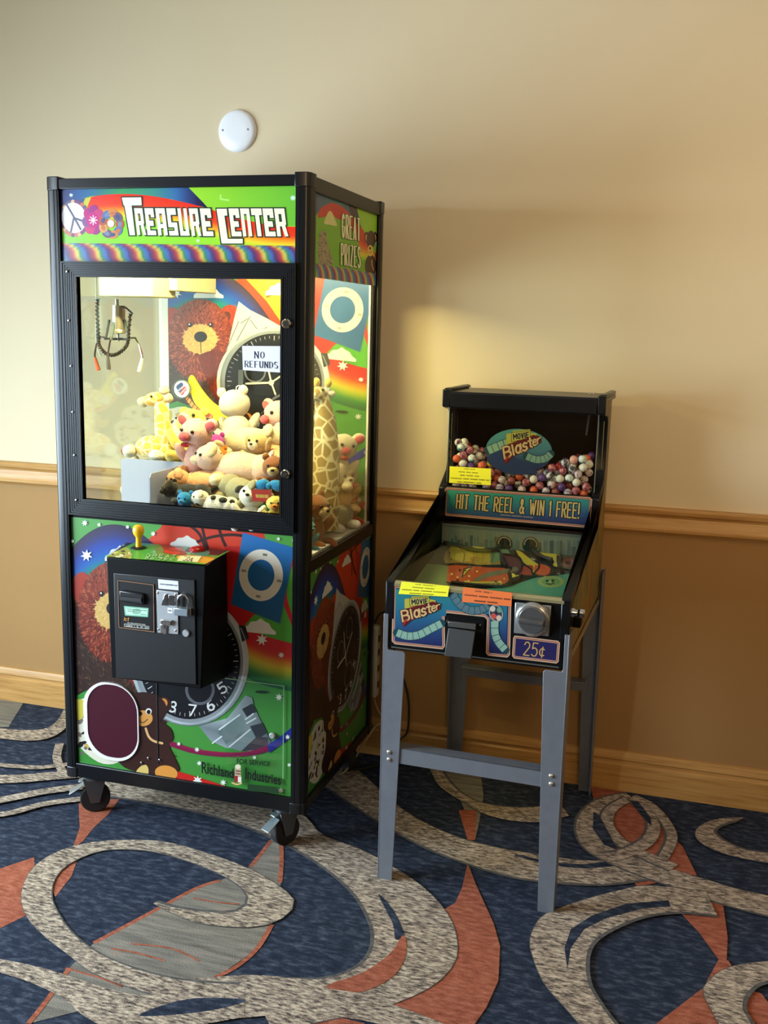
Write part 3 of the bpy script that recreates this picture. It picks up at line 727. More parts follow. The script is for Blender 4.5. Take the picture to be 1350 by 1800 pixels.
# bear
A.m = BMp
body = [(300, 640), (330, 655), (372, 660), (402, 650), (420, 690), (432, 715), (440, 760), (425, 800), (400, 840), (330, 850), (280, 850), (280, 640)]
A.poly(body, (54, 34, 26), 4); A.fur(catmull(body, 4, True), 1200, 7, [(84, 56, 38), (40, 24, 18), (64, 40, 26), (110, 76, 50)], wd=.14)
A.ellipse(452, 722, 32, 28, (120, 32, 22), .3); A.fur(ell(452, 722, 31, 27), 300, 6, [(140, 40, 26), (86, 24, 18), (160, 60, 38)], wd=.12)
A.ellipse(301, 562, 18, 22, (170, 52, 30)); A.ellipse(404, 555, 17, 19, (176, 56, 34)); A.fur(ell(404, 555, 17, 19), 120, 5, [(196, 70, 40), (150, 40, 26), (214, 96, 56)], wd=.12)
A.ellipse(397, 558, 8, 11, (84, 40, 30), .4)
head = ell(352, 598, 58, 72, 40)
A.vgrad(head, [(0, (150, 66, 38)), (.4, (126, 44, 28)), (1, (84, 30, 22))]); A.fur(ell(352, 598, 55, 69, 40), 2200, 7, [(150, 60, 36), (84, 28, 20), (190, 100, 60), (120, 42, 26)], wd=.14)
muz = [(352 + (29 + 2.0 * (i % 2)) * math.cos(2 * math.pi * i / 36), 596 + (25 + 2.0 * (i % 2)) * math.sin(2 * math.pi * i / 36)) for i in range(36)]
A.poly(muz, (214, 172, 96)); A.fur(muz, 320, 5, [(226, 190, 112), (196, 146, 74), (236, 206, 134)], wd=.14)
A.ellipse(353, 592, 11.5, 9.5, (34, 28, 28)); A.stroke([(353, 602), (354, 620)], 1.6, (90, 50, 30))
for ex in (334, 371):
    A.ellipse(ex, 571, 4, 4.5, (36, 20, 16)); A.ellipse(ex - 1, 570, 1.3, 1.4, (250, 240, 235))
arm = [(356, 622), (384, 616), (404, 628), (416, 660), (418, 690), (400, 702), (378, 698), (362, 664), (352, 640)]
A.poly(arm, (100, 36, 26), 4); A.fur(catmull(arm, 4, True), 300, 6, [(120, 44, 30), (80, 28, 20), (140, 58, 38)], wd=.14)
A.ellipse(396, 680, 20, 21, (150, 42, 26)); A.fur(ell(396, 680, 20, 21), 300, 5, [(170, 54, 32), (110, 28, 20), (196, 84, 52)], wd=.12)
# watch: silver strap above, black dial, silver strap below
A.poly([(398, 622), (412, 560), (420, 530), (440, 545), (470, 560), (505, 580), (505, 640), (450, 640), (420, 660)], (206, 206, 200))
for P in ([(420, 565), (398, 615)], [(440, 556), (404, 622)], [(424, 568), (436, 560)], [(440, 562), (452, 578)], [(470, 575), (440, 590)]): A.stroke(P, 1.6, (110, 112, 112), w1=2.4)
A.m = FM
wc = (334, 1162)
A.ellipse(wc[0], wc[1], 98, 112, lambda x, y: grad([(0, (120, 128, 132)), (.35, (200, 206, 208)), (.6, (150, 160, 164)), (1, (214, 222, 222))], (x - 236) / 196), n=60)
A.ring(wc[0], wc[1], (94, 108), (89, 102), (140, 146, 150)); A.ring(wc[0], wc[1], (104, 114), (98, 112), lambda x, y: grad([(0, (190, 194, 192)), (.5, (206, 212, 212)), (1, (110, 120, 124))], (y - 1050) / 230))
A.ellipse(wc[0], wc[1], 89, 102, (16, 17, 22), n=60)
for i in range(60):
    t = 2 * math.pi * i / 60; a, b2 = (.955, .90) if i % 5 else (.955, .86)
    A.stroke([(wc[0] + 89 * a * math.cos(t), wc[1] + 102 * a * math.sin(t)), (wc[0] + 89 * b2 * math.cos(t), wc[1] + 102 * b2 * math.sin(t))], .8 if i % 5 else 1.4, (200, 200, 196), keep=i > 0, cap=False)
A.up()
for ch, x, y, r in (('7', 338, 1248, .12), ('6', 370, 1239, -.4), ('5', 391, 1209, -.6), ('8', 304, 1242, .3)):
    c, s_ = math.cos(r), math.sin(r)
    q = [(x + c * u - s_ * v, y + s_ * u + c * v) for u, v in ((-6, -9), (6, -9), (6, 9), (-6, 9))]
    A.text(ch, q, (226, 226, 220), .16)
A.ring(352, 1212, (26, 27), (21, 22), (96, 98, 104))
for x, y in ((300, 1140), (352, 1110)): A.ring(x, y, (20, 23), (17, 20), (120, 122, 124))
for P, w in (([(330, 1162), (284, 1166)], 4), ([(330, 1162), (318, 1106)], 3), ([(330, 1162), (372, 1128)], 3.4), ([(330, 1162), (338, 1186)], 3)): A.stroke(P, w, (226, 224, 206), w1=w * .5)
A.ellipse(330, 1162, 5, 6, (214, 212, 196))
A.poly([(420, 1098), (432, 1100), (438, 1122), (426, 1128)], (40, 44, 46)); A.stroke([(424, 1104), (432, 1124)], 2, (150, 156, 158))
# lower strap links
A.poly([(350, 1276), (400, 1262), (432, 1222), (444, 1226), (446, 1240), (478, 1306), (440, 1320), (398, 1314), (371, 1302)], lambda x, y: grad([(0, (120, 132, 136)), (.5, (180, 192, 194)), (1, (90, 100, 104))], (x - 350) / 125))
A.poly([(383, 1286), (424, 1254), (438, 1274), (398, 1308)], lambda x, y: grad([(0, (92, 110, 110)), (1, (136, 152, 150))], (x - 383) / 55))
A.poly([(404, 1314), (441, 1278), (452, 1294), (424, 1320)], (126, 142, 144))
A.poly([(426, 1246), (444, 1236), (452, 1250), (436, 1262)], (44, 50, 54)); A.poly([(440, 1276), (462, 1270), (470, 1288), (452, 1300)], (52, 54, 60)); A.poly([(424, 1320), (452, 1294), (472, 1296), (470, 1316)], (70, 62, 70))
for P in ([(434, 1271), (450, 1262)], [(432, 1264), (446, 1254)], [(404, 1312), (440, 1282)], [(374, 1306), (390, 1294)], [(386, 1282), (422, 1256)]): A.stroke(P, 2.4, (226, 232, 232))
# ribbons, small bear, patches along the bottom
A.poly([(118, 1246), (136, 1222), (160, 1210), (200, 1226), (240, 1232), (266, 1244), (286, 1290), (296, 1420), (118, 1420)], (64, 144, 56))
A.strip([(285, 1296), (345, 1316), (420, 1322), (468, 1311), (500, 1290), (530, 1262)], [(285, 1306), (345, 1325), (420, 1330), (472, 1320), (506, 1297), (530, 1280)], [(0, (150, 22, 70)), (1, (120, 18, 66))], 2)
A.strip([(470, 1309), (500, 1289), (530, 1262)], [(474, 1323), (508, 1299), (530, 1282)], [(0, (30, 44, 150)), (1, (26, 38, 130))], 2)
A.poly([(250, 1342), (300, 1352), (350, 1366), (410, 1386), (440, 1398), (330, 1392), (250, 1372)], (206, 34, 26), 4)
A.poly([(128, 1240), (152, 1226), (175, 1222), (212, 1240), (226, 1290), (214, 1335), (182, 1342), (150, 1322), (130, 1292)], (226, 220, 196), 4)
for i in range(46):
    x, y = rnd.uniform(138, 212), rnd.uniform(1236, 1330); a = rnd.uniform(0, 3)
    A.ellipse(x, y, rnd.uniform(2, 7), rnd.uniform(2, 5), rnd.choice([(34, 28, 26), (24, 20, 20), (200, 170, 80), (120, 110, 100)]), a, 8, keep=i > 0)
A.up()
A.poly([(126, 1232), (150, 1232), (146, 1262), (126, 1262)], (206, 190, 70), 3)
BR = (52, 26, 20)
A.poly([(228, 1268), (262, 1262), (296, 1276), (305, 1296), (298, 1310), (308, 1332), (315, 1354), (290, 1362), (240, 1356), (214, 1344), (204, 1322), (222, 1300)], BR, 4)
A.fur([(228, 1268), (300, 1280), (312, 1352), (214, 1344)], 160, 5, [(66, 34, 26), (40, 20, 16), (58, 30, 22)], wd=.12)
A.ellipse(214, 1226, 12, 13, BR); A.ellipse(289, 1238, 13, 14, BR); A.ellipse(287, 1236, 8, 9, (214, 136, 60), .4); A.ellipse(252, 1246, 42, 30, BR)
A.ellipse(252, 1262, 17, 14, (218, 152, 76)); A.ellipse(262, 1250, 5.4, 5.4, (240, 236, 226)); A.ellipse(262, 1251, 3.6, 4, (20, 16, 16)); A.ellipse(245, 1254, 6, 4.4, (20, 14, 14))
A.stroke([(246, 1266), (252, 1270), (260, 1264)], 1.4, (50, 26, 18), 4)
A.stroke([(257, 1280), (262, 1294), (271, 1302), (286, 1306)], 4, (226, 176, 120), 5)
A.poly([(238, 1362), (246, 1348), (258, 1344), (262, 1356), (256, 1366)], (222, 190, 110), 3); A.ellipse(293, 1358, 20, 13, (226, 150, 64), .15)
# clouds and stars of the upper left (hidden behind the control box on the front)
A.m = BMp
A.cloud(367, 513, 52, 22)
A.m = FM
for x, y, r in ((153, 976, 11), (461, 1124, 11), (495, 1151, 6), (491, 1225, 7), (150, 919, 6), (175, 922, 4), (128, 951, 4), (225, 926, 4), (270, 938, 5), (506, 1295, 5), (315, 1307, 4), (347, 1317, 5), (351, 1341, 5), (348, 1371, 9), (393, 1375, 6), (494, 1389, 6), (509, 1344, 4), (448, 1331, 4), (490, 947, 4), (517, 950, 4)):
    A.star(x, y, r, (236, 240, 226), 7)
A.ellipse(461, 1216, 12, 2.6, (30, 60, 30), .05)

print_mat = art_mat('printed_paper', .4)
vinyl = art_mat('printed_vinyl', .32, dim=.74)
ident = lambda x, z, h: Vector((x, yart - h, z))
MB().box(-.748, -.012, yart, yart + .006, ZB + .045, .985).build('front_panel', blackm, crane)
A.build('front_artwork', vinyl, crane, ident, (-.742, ZB + .048, -.0165, .972), dz=.003 / A.L)
# right side panel
MB().box(X1 - .018, X1 - .012, YF + PD, YB - PD, ZB + .03, .865).build('side_panel', blackm, crane)
yl0, yl1 = YF + .066, YB - .004
def side_tf(x, z): u = (x + .745) / .728; return (yl0 + u * (yl1 - yl0), .165 + (z - .18) / .792 * (.863 - .165))
A.build('side_artwork', vinyl, crane, lambda y, z, h: Vector((X1 - .012 + h, y, z)), (YF + .066, ZB + .034, YB - .012, .861), tf=side_tf, dz=.003 / A.L)
MB().box(X0 + .012, X0 + .018, YF + PD, YB - PD, ZB + .03, .865).build('side_panel', blackm, crane)
# back panel
ybk = YBK
MB().box(X0 + .004, -.0045, ybk, ybk + .006, ZB + .03, 1.945).build('back_panel', mat('white_edge_board', (240, 238, 228), .5), crane)
def back_tf(x, z): u = (x + .745) / .728; return (-.711 + (x + .69) * 1.07, 1.658 - .045 * u - (.858 - z) * (.87 + .1 * u))
A.build('back_artwork', vinyl, crane, lambda x, z, h: Vector((x, ybk - h, z)), (-.745, .91, -.011, 1.717), tf=back_tf, dz=.003 / A.L)
A2 = Art(lambda px, py: (lambda p: (p.x, p.z))(at(px, py, 1, YBK)))          # back panel only: yellow laid over the corner of the ball
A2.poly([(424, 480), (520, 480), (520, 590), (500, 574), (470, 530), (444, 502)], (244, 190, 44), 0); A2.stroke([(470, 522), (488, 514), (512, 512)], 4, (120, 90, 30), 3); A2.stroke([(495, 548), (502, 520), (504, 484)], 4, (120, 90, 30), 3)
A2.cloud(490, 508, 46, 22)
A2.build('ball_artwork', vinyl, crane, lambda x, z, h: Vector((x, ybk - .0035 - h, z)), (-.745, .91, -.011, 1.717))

# --- front header
Hd = Art(FM)
Hd.vgrad([(100, 325), (525, 325), (525, 470), (100, 470)], [(0, (120, 200, 46)), (1, (160, 216, 48))], axis=0)
Hd.vgrad([(100, 325), (330, 325), (366, 366), (300, 350), (220, 341), (160, 345), (120, 356), (100, 372)], [(0, (34, 34, 92)), (.18, (40, 96, 150)), (.42, (60, 150, 90)), (.62, (60, 140, 120)), (.8, (50, 100, 160)), (.92, (34, 30, 76)), (1, (26, 20, 50))], axis=0)
Hd.strip([(112, 362), (160, 346), (215, 341), (270, 345), (330, 357), (380, 371), (430, 386), (480, 396), (530, 399)], [(112, 400), (160, 392), (215, 388), (270, 392), (330, 404), (380, 420), (430, 432), (480, 438), (530, 440)], [(0, (222, 44, 24)), (.4, (226, 60, 26)), (.62, (236, 150, 34)), (.8, (226, 210, 50)), (1, (160, 212, 48))], 14)
Hd.vgrad([(100, 372), (125, 354), (160, 347), (150, 372), (120, 392), (100, 400)], [(0, (70, 90, 140)), (.5, (214, 150, 60)), (1, (180, 200, 60))], axis=0)
Hd.poly([(108, 372), (126, 354), (150, 348), (140, 372), (108, 400)], (60, 78, 130))
Hd.vgrad([(327, 325), (530, 325), (530, 398), (478, 396), (430, 386), (366, 365)], [(0, (150, 210, 44)), (1, (100, 180, 56))], axis=0)
Hd.star(125, 343, 4, (210, 236, 240)); Hd.star(515, 348, 6, (200, 236, 210)); Hd.star(348, 423, 4, (210, 246, 190)); Hd.stroke([(388, 343), (388, 350), (402, 352)], 3, (170, 226, 110))
# peace badge and two flowers
Hd.ellipse(131, 384, 25, 32, (150, 96, 96), -.25)
for i in range(26):
    t = 2 * math.pi * i / 26; Hd.ellipse(131 + 24 * math.cos(t), 384 + 30 * math.sin(t), 3.4, 3.4, rnd.choice([(190, 110, 90), (110, 70, 110), (214, 170, 130), (90, 90, 130)]), keep=i > 0, n=8)
Hd.ellipse(130, 383, 21.5, 27, (226, 226, 240), -.2)
for P in ([(117, 359), (131, 383), (142, 403)], [(130, 383), (125, 407)], [(130, 383), (150, 390)]): Hd.stroke(P, 3.4, (84, 84, 104))
for i in range(7):
    t = 2 * math.pi * i / 7 + .3; Hd.ellipse(164 + 11 * math.cos(t), 387 + 17 * math.sin(t), 9, 10, [(174, 40, 112), (150, 44, 120), (190, 56, 110), (120, 80, 130)][i % 4], keep=i > 0, n=14)
Hd.ellipse(163, 387, 11, 14, (184, 34, 116))
for i in range(8):
    t = math.pi * i / 4; Hd.stroke([(164, 387), (164 + 7 * math.cos(t), 387 + 8 * math.sin(t))], 1.5, (246, 226, 240), keep=True)
Hd.up()
for i in range(9):
    t = 2 * math.pi * i / 9; Hd.ellipse(196 + 15 * math.cos(t), 394 + 19 * math.sin(t), 7.5, 9.5, [(176, 84, 54), (92, 110, 150), (200, 130, 70), (110, 84, 110), (206, 150, 90)][i % 5], t, keep=i > 0, n=14)
for i in range(9):
    t = 2 * math.pi * i / 9; Hd.ellipse(196 + 15 * math.cos(t), 394 + 19 * math.sin(t), 3.6, 5, [(110, 130, 160), (190, 110, 70), (70, 80, 120)][i % 3], t, keep=i > 0, n=10)
Hd.ellipse(195, 393, 7, 8, (214, 120, 70)); Hd.ellipse(195, 393, 5.6, 6.4, (240, 240, 240))
# wavy rainbow strip
Hd.L += 1
cyc = [(0, (62, 62, 110)), (.16, (130, 50, 84)), (.3, (176, 70, 66)), (.44, (206, 170, 84)), (.54, (196, 190, 84)), (.64, (60, 132, 84)), (.78, (60, 116, 166)), (.9, (84, 96, 160)), (1, (62, 62, 110))]
for i in range(260):
    for j in range(8):
        def W2(a, c): y = 427 + 38 * c + a * 5.5 / 260; return (100 + 425 * a / 260, y)
        def ph(a, c): return ((a / 260 * 425) / 36.5 - (c * 36 + 5 * math.sin(c * 6.3)) / 36.5) % 1
        q = [W2(i, j / 8), W2(i + 1, j / 8), W2(i + 1, (j + 1) / 8), W2(i, (j + 1) / 8)]
        Hd.items.append(([Hd.m(*p) for p in q], [grad(cyc, ph(i, j / 8)), grad(cyc, ph(i + 1, j / 8)), grad(cyc, ph(i + 1, (j + 1) / 8)), grad(cyc, ph(i, (j + 1) / 8))], Hd.L))
# block lettering
BL = {'R': [(0, 0, .36, 1), (0, .8, 1, 1), (.64, .42, 1, 1), (.3, .36, .92, .52), [(.5, .46), (.86, .46), (1.08, 0), (.74, 0)]],
      'E': [(0, 0, .38, 1), (0, .76, 1, 1), (.38, .34, .84, .54), (0, 0, 1, .17), (.62, .66, 1, .9)], 'A': [(0, 0, .36, 1), (0, .8, 1, 1), (.64, 0, 1, 1), (.3, .26, .7, .42)],
      'S': [(0, .76, 1, 1), (0, .36, .38, 1), (0, .30, 1, .48), (.62, 0, 1, .48), (0, 0, 1, .17)], 'U': [(0, 0, .36, 1), (.64, 0, 1, 1), (0, 0, 1, .17)],
      'N': [(0, 0, .36, 1), (0, .8, 1, 1), (.64, 0, 1, 1)], 'T': [(0, .76, 1, 1), (.34, 0, .72, 1)]}
letters = []
def block(ch, x0, x1, yt, yb, sk=6):
    w = x1 - x0
    for r in BL[ch]:
        q = r if isinstance(r, list) else [(r[0], r[3]), (r[2], r[3]), (r[2], r[1]), (r[0], r[1])]
        letters.append([(x0 + w * u + sk * (1 - v), yb + (yt - yb) * v) for u, v in q])
letters.append([(214.5, 347.5), (248.5, 347), (249.5, 361), (218, 361.5)]); letters.append([(219, 360), (231.5, 360), (238, 413.5), (228.5, 413.5)])
for ch, a, c in zip('REASURE', (236, 254, 273, 292.5, 312, 332, 351.5), (250.5, 269.5, 289.5, 308.5, 328, 347.5, 370)): block(ch, a, c, 366 + (a - 236) * .004, 413 + (a - 236) * .018)
letters += [[(381, 367), (399, 367), (400, 379), (383, 379)], [(381, 367), (393, 367), (402, 428), (390, 428)], [(389, 420), (427, 420), (427, 428), (390, 428)]]
for ch, a, c in zip('ENTER', (402, 422, 441, 461.5, 482), (419.5, 438, 459.5, 479.5, 500)): block(ch, a, c, 366.5, 415.5)
def grow(q, d):
    cx = sum(p[0] for p in q) / len(q); cy = sum(p[1] for p in q) / len(q)
    return [(x + math.copysign(d, x - cx), y + math.copysign(d, y - cy)) for x, y in q]
Hd.L += 1
for q in letters: Hd.poly(grow(q, 2.1), (34, 50, 40), keep=True)
Hd.L += 1
for q in letters: Hd.poly(q, (240, 242, 206), keep=True)
lit_print = art_mat('backlit_header_print', .25, emit=.16)
MB().box(-.747, -.012, yart, yart + .005, 1.712, ZT - .012).build('header_panel', blackm, crane)
Hd.build('header_artwork', lit_print, crane, ident, (-.741, 1.7235, -.0165, 1.9225))

# --- right header
def SM(X, Y): p = at(545 + X * .1037, 340 + Y * .1037, 0, X1 - .012); return (p.y, p.z)
S = Art(SM)
S.vgrad([(0, -100), (1400, 0), (1400, 1800), (0, 1600)], [(0, (120, 176, 40)), (1, (104, 170, 40))])
S.vgrad([(80, -60), (700, 60), (860, 560), (700, 500), (560, 300), (380, 180), (200, 240), (80, 400)], [(0, (60, 76, 110)), (.5, (50, 116, 120)), (1, (50, 50, 80))], axis=0)
S.poly([(130, 400), (170, 270), (280, 190), (380, 160), (500, 200), (620, 290), (860, 560), (940, 700), (960, 860), (860, 900), (800, 800), (620, 480), (480, 440), (360, 360), (240, 400)], (196, 44, 30), 3)
S.strip([(820, 760), (900, 840), (980, 880), (1080, 960)], [(830, 1130), (900, 1140), (1000, 1140), (1080, 1160)], [(0, (200, 50, 30)), (.4, (220, 130, 30)), (.7, (214, 206, 40)), (1, (120, 180, 40))], 8)
S.poly([(640, 130), (790, 190), (860, 580), (800, 520), (690, 330)], (44, 36, 56))
S.vgrad([(780, 180), (1230, 340), (1230, 640), (1090, 700), (930, 670), (860, 560)], [(0, (150, 200, 30)), (1, (140, 196, 36))])
S.poly([(300, 330), (345, 296), (385, 350), (420, 440), (455, 550), (330, 530), (240, 510), (262, 420)], (214, 206, 130), 3)
zz = [(150, 760), (200, 640), (250, 640), (290, 800), (330, 960), (370, 1120), (360, 1210), (150, 1190)]
S.poly(zz, (150, 136, 100), 3); S.fur(catmull(zz, 3, True), 120, 40, [(90, 80, 60), (190, 178, 140), (60, 50, 40)], wd=.2)
S.ellipse(1150, 800, 50, 130, (150, 190, 150)); S.ellipse(1150, 800, 26, 70, (90, 150, 130)); S.poly([(1100, 1000), (1210, 1020), (1210, 1150), (1110, 1130)], (180, 40, 34), 2); S.poly([(1130, 1150), (1210, 1170), (1200, 1380), (1120, 1340)], (206, 190, 140), 2)
for x in (955, 1100): S.ellipse(x, 740, 34, 90, BR); S.ellipse(x, 750, 18, 56, (214, 150, 80))
S.ellipse(1030, 780, 76, 150, BR); S.ellipse(1025, 1230, 96, 190, BR); S.ellipse(1018, 970, 48, 96, (222, 178, 80)); S.ellipse(1015, 930, 16, 26, (24, 16, 14)); S.stroke([(1000, 990), (1016, 1010), (1040, 985)], 7, (60, 34, 20), 3); S.stroke([(1040, 1130), (1048, 1230), (1080, 1310)], 12, (206, 150, 100), 4)
S.L += 1
for i in range(120):
    for j in range(6):
        def W3(a, c): x = 100 + 1130 * a / 120; return (x, 1195 + (x - 140) * .17 + c * 330)
        def ph3(a, c): return (a / 120 * 9.3 - c * .95 - .12 * math.sin(c * 6.3)) % 1
        q = [W3(i, j / 6), W3(i + 1, j / 6), W3(i + 1, (j + 1) / 6), W3(i, (j + 1) / 6)]
        S.items.append(([S.m(*p) for p in q], [grad(cyc, ph3(i, j / 6)), grad(cyc, ph3(i + 1, j / 6)), grad(cyc, ph3(i + 1, (j + 1) / 6)), grad(cyc, ph3(i, (j + 1) / 6))], S.L))
S.text('GREAT', [(540, 345), (835, 435), (835, 800), (540, 750)], (232, 228, 170), .06, (34, 40, 24), .05, gap=.5)
S.text('PRIZES', [(520, 850), (838, 915), (838, 1260), (520, 1205)], (232, 230, 170), .06, (34, 40, 24), .05, gap=.5)
MB().box(X1 - .018, X1 - .012, YF + .02, YB - .02, 1.69, ZT - .012).build('side_header_panel', blackm, crane)
S.build('side_header_artwork', art_mat('backlit_side_print', .25, emit=.05), crane, lambda y, z, h: Vector((X1 - .012 + h, y, z)), (YF + .068, 1.6905, YB - PD + .008, 1.915))
MB().box(X0 + .012, X0 + .018, YF + .02, YB - .02, 1.69, ZT - .012).build('side_header_panel', blackm, crane)

# --- glazed door with ribbed mitred frame
DO, DI = (-.737, .984, -.0135, 1.7225), (-.687, 1.034, -.0565, 1.6795)
yd = YF - .006
door = MB().box(DI[0] - .008, DI[2] + .008, YF + .004, YF + .008, DI[1] - .008, DI[3] + .008).build('door_glass', clear, crane, smooth=False)
CO = [(DO[0], DO[1]), (DO[2], DO[1]), (DO[2], DO[3]), (DO[0], DO[3])]; CI = [(DI[0], DI[1]), (DI[2], DI[1]), (DI[2], DI[3]), (DI[0], DI[3])]
for k in range(4):
    mb = MB(); a, c, d, e = CO[k], CO[(k + 1) % 4], CI[(k + 1) % 4], CI[k]; n = 7
    for i in range(n):
        t0, t1 = i / n, (i + (.72 if i < n - 1 else 1)) / n
        def P(p, q, t): return (p[0] + (q[0] - p[0]) * t, p[1] + (q[1] - p[1]) * t)
        q = [P(a, e, t0), P(c, d, t0), P(c, d, t1), P(a, e, t1)]
        mb.prism(q, lambda u, v, h: (u, h, v), yd - (.003 if i in (0, n - 1) else .0015), YF + .012)
    q = [a, c, d, e]; mb.prism(q, lambda u, v, h: (u, h, v), yd + .0015, YF + .012)
    mb.build('door_rail', black, crane, angle=20)
for px, py in ((505, 569), (503, 833)):
    p = at(px, py, 1, yd); lk = MB().lathe((p.x, yd - .002, p.z), (0, -1, 0), [(0, .013), (.006, .013), (.009, .0105), (.009, .009)], 28).build('door_lock', chrome, crane)
    MB().box(p.x - .0045, p.x + .0045, yd - .0122, yd - .0108, p.z - .001, p.z + .001).lathe((p.x, yd - .0108, p.z), (0, -1, 0), [(0, .006), (.001, .006)], 18).build('keyhole', mat('dark_keyhole', (40, 40, 42), .4, .5), lk)
for px, py in ((119, 477), (122, 563), (126, 643), (129, 724), (132, 800), (135, 879)):
    p = at(px, py, 1, yd); MB().lathe((p.x, yd - .003, p.z), (0, -1, 0), [(0, .0035), (.001, .0035), (.002, .0015)], 12).build('screw', chrome, crane)

# --- control box with joystick
bx = thing  # (part group below hangs on the machine)
fTL, fTR, fBL, fBR = (-.517, -.957, .9035), (-.209, -.957, .908), (-.509, -.957, .550), (-.226, -.957, .552)
wTL, wTR, wBL, wBR = (-.548, YF, .913), (-.2215, YF, .917), (-.540, YF, .535), (-.2165, YF, .537)
box = MB().hexa([fBL, fBR, wBR, wBL, fTL, fTR, wTR, wTL]).build('control_box', blackm, crane, bevel=.003)
def onbox(px, py, d=0): p = at(px, py, 1, -.957); return Vector((p.x, -.957 - d, p.z))
def pq(*pp): return [(onbox(*p).x, onbox(*p).z) for p in pp]
pf = lambda u, v, h: (u, -.957 - h, v)
MB().prism(pq((201, 1007), (343, 1019), (346, 1203), (205, 1191)), pf, -.001, .004).build('cash_door', mat('black_door_paint', (17, 17, 18), .42), box, bevel=.0015)
acc = MB().prism(pq((208, 1017), (273, 1026), (274, 1112), (210, 1104)), pf, .004, .0055).build('bill_acceptor_plate', mat('bill_plate_black', (14, 13, 13), .35), box)
mb = MB()
q = pq((209.5, 1019.5), (272, 1027.5), (273, 1110), (211.5, 1102)); n = 4
for i in range(4):
    a, c = Vector(q[i]), Vector(q[(i + 1) % 4]); mb.tube([(a.x, -.963, a.y), (c.x, -.963, c.y)], .0011, 6)
mb.build('brown_border', mat('brown_line', (150, 104, 70), .5), acc)
a, c = onbox(214, 1035), onbox(257, 1062)
MB().prism([(a.x, a.z), (c.x, a.z - .004), (c.x, c.z), (a.x, c.z + .004)], pf, .0055, .016).build('bill_mouth', mat('mouth_plastic', (24, 24, 28), .35), acc, bevel=.004)
MB().box(a.x + .004, c.x - .004, -.978, -.972, a.z - .026, a.z - .016).build('bill_slot', mat('slot_black', (6, 6, 6), .6), acc)
lbl = Art(lambda x, y: (lambda p: (p.x, p.z))(at(x, y, 1, -.957)))
lbl.poly([(219.5, 1064), (263, 1068), (262, 1084), (221.5, 1081)], (120, 176, 146)); lbl.poly([(222, 1066.5), (261, 1070), (260, 1081.5), (224, 1079)], (186, 220, 196))
lbl.ellipse(242, 1074, 8, 5, (130, 172, 146)); lbl.bars([(224, 1067.5), (260, 1071), (259, 1081), (225, 1078)], [(0, 1), (.05, .35), (.7, .98)], (96, 146, 118), .5, 3)
lbl.text('ict', [(221, 1083.5), (229, 1084.5), (228, 1090.5), (220, 1089.5)], (206, 140, 50), .16)
lbl.bars([(226, 1092), (258, 1095.5), (258, 1098.5), (226, 1095)], [(0, 1)], (170, 168, 160), .7, 4)
lbl.stroke([(221, 1095.5), (264, 1100), (264, 1104.5), (221, 1100), (221, 1095.5)], .8, (190, 186, 176))
lbl.text('USES 1, 5, 10, 20', [(224, 1097.2), (262, 1101.2), (262, 1103.6), (224, 1099.6)], (220, 218, 206), .17)
lbl.build('bill_label', print_mat, acc, lambda x, z, h: Vector((x, -.9628 - h, z)))
wl = Art(lambda x, y: (lambda p: (p.x, p.z))(at(x, y, 1, -.957)))
wl.poly([(279, 1017.5), (314.5, 1021), (315, 1037), (280, 1034)], (214, 216, 228)); wl.bars([(282, 1024), (313, 1027), (313, 1030.5), (282, 1027.5)], [(0, 1)], (90, 92, 110), .7, 2)
wl.build('paper_label', print_mat, box, lambda x, z, h: Vector((x, -.9613 - h, z)))
coin = MB().prism(pq((277, 1036), (315, 1040), (315.5, 1114), (279, 1111)), pf, .004, .0075).build('coin_mechanism', steel, box, bevel=.001)
for q_, d_ in ((((287, 1062), (293, 1043), (297, 1042), (297, 1063)), .013), (((288, 1086), (306, 1089), (303, 1098), (288, 1094)), .018), (((285, 1095), (297, 1098), (296, 1113), (286, 1111)), .012), (((299, 1044), (311, 1046), (311, 1064), (299, 1062)), .0105)):
    MB().prism(pq(*q_), pf, .0075, d_).build('coin_chute', chrome, coin, bevel=.001)
for q_, d_ in ((((293, 1045), (295.5, 1044), (295.5, 1062), (293.5, 1061)), .0131), (((291, 1097), (295, 1098), (295, 1104), (291, 1103)), .0121)):
    MB().prism(pq(*q_), pf, d_, d_ + .0005).build('coin_slot', mat('slot_black', (6, 6, 6), .6), coin)
cl = Art(lambda x, y: (lambda p: (p.x, p.z))(at(x, y, 1, -.957)))
cl.poly([(297, 1067), (305, 1068), (305, 1077), (297, 1076)], (226, 226, 230)); cl.bars([(298, 1070), (304, 1070.5), (304, 1074), (298, 1073.5)], [(0, 1)], (60, 60, 70), .8, 1)
cl.build('coin_sticker', print_mat, coin, lambda x, z, h: Vector((x, -.9647 - h, z)))
for px, py in ((279.5, 1041), (311, 1044), (281, 1105), (311, 1107)):
    p = onbox(px, py); MB().lathe((p.x, -.9645, p.z), (0, -1, 0), [(0, .003), (.001, .003), (.0018, .0012)], 10).build('screw', chrome, coin)
p = onbox(329, 1112); MB().lathe((p.x, -.961, p.z), (0, -1, 0), [(0, .0105), (.004, .0105), (.006, .009), (.006, .007)], 24).build('cam_lock', steel, box)
MB().box(onbox(310, 1068).x, onbox(337, 1068).x, -.963, -.9605, onbox(322, 1080).z, onbox(322, 1066).z).build('hasp', steel, box, bevel=.0008)
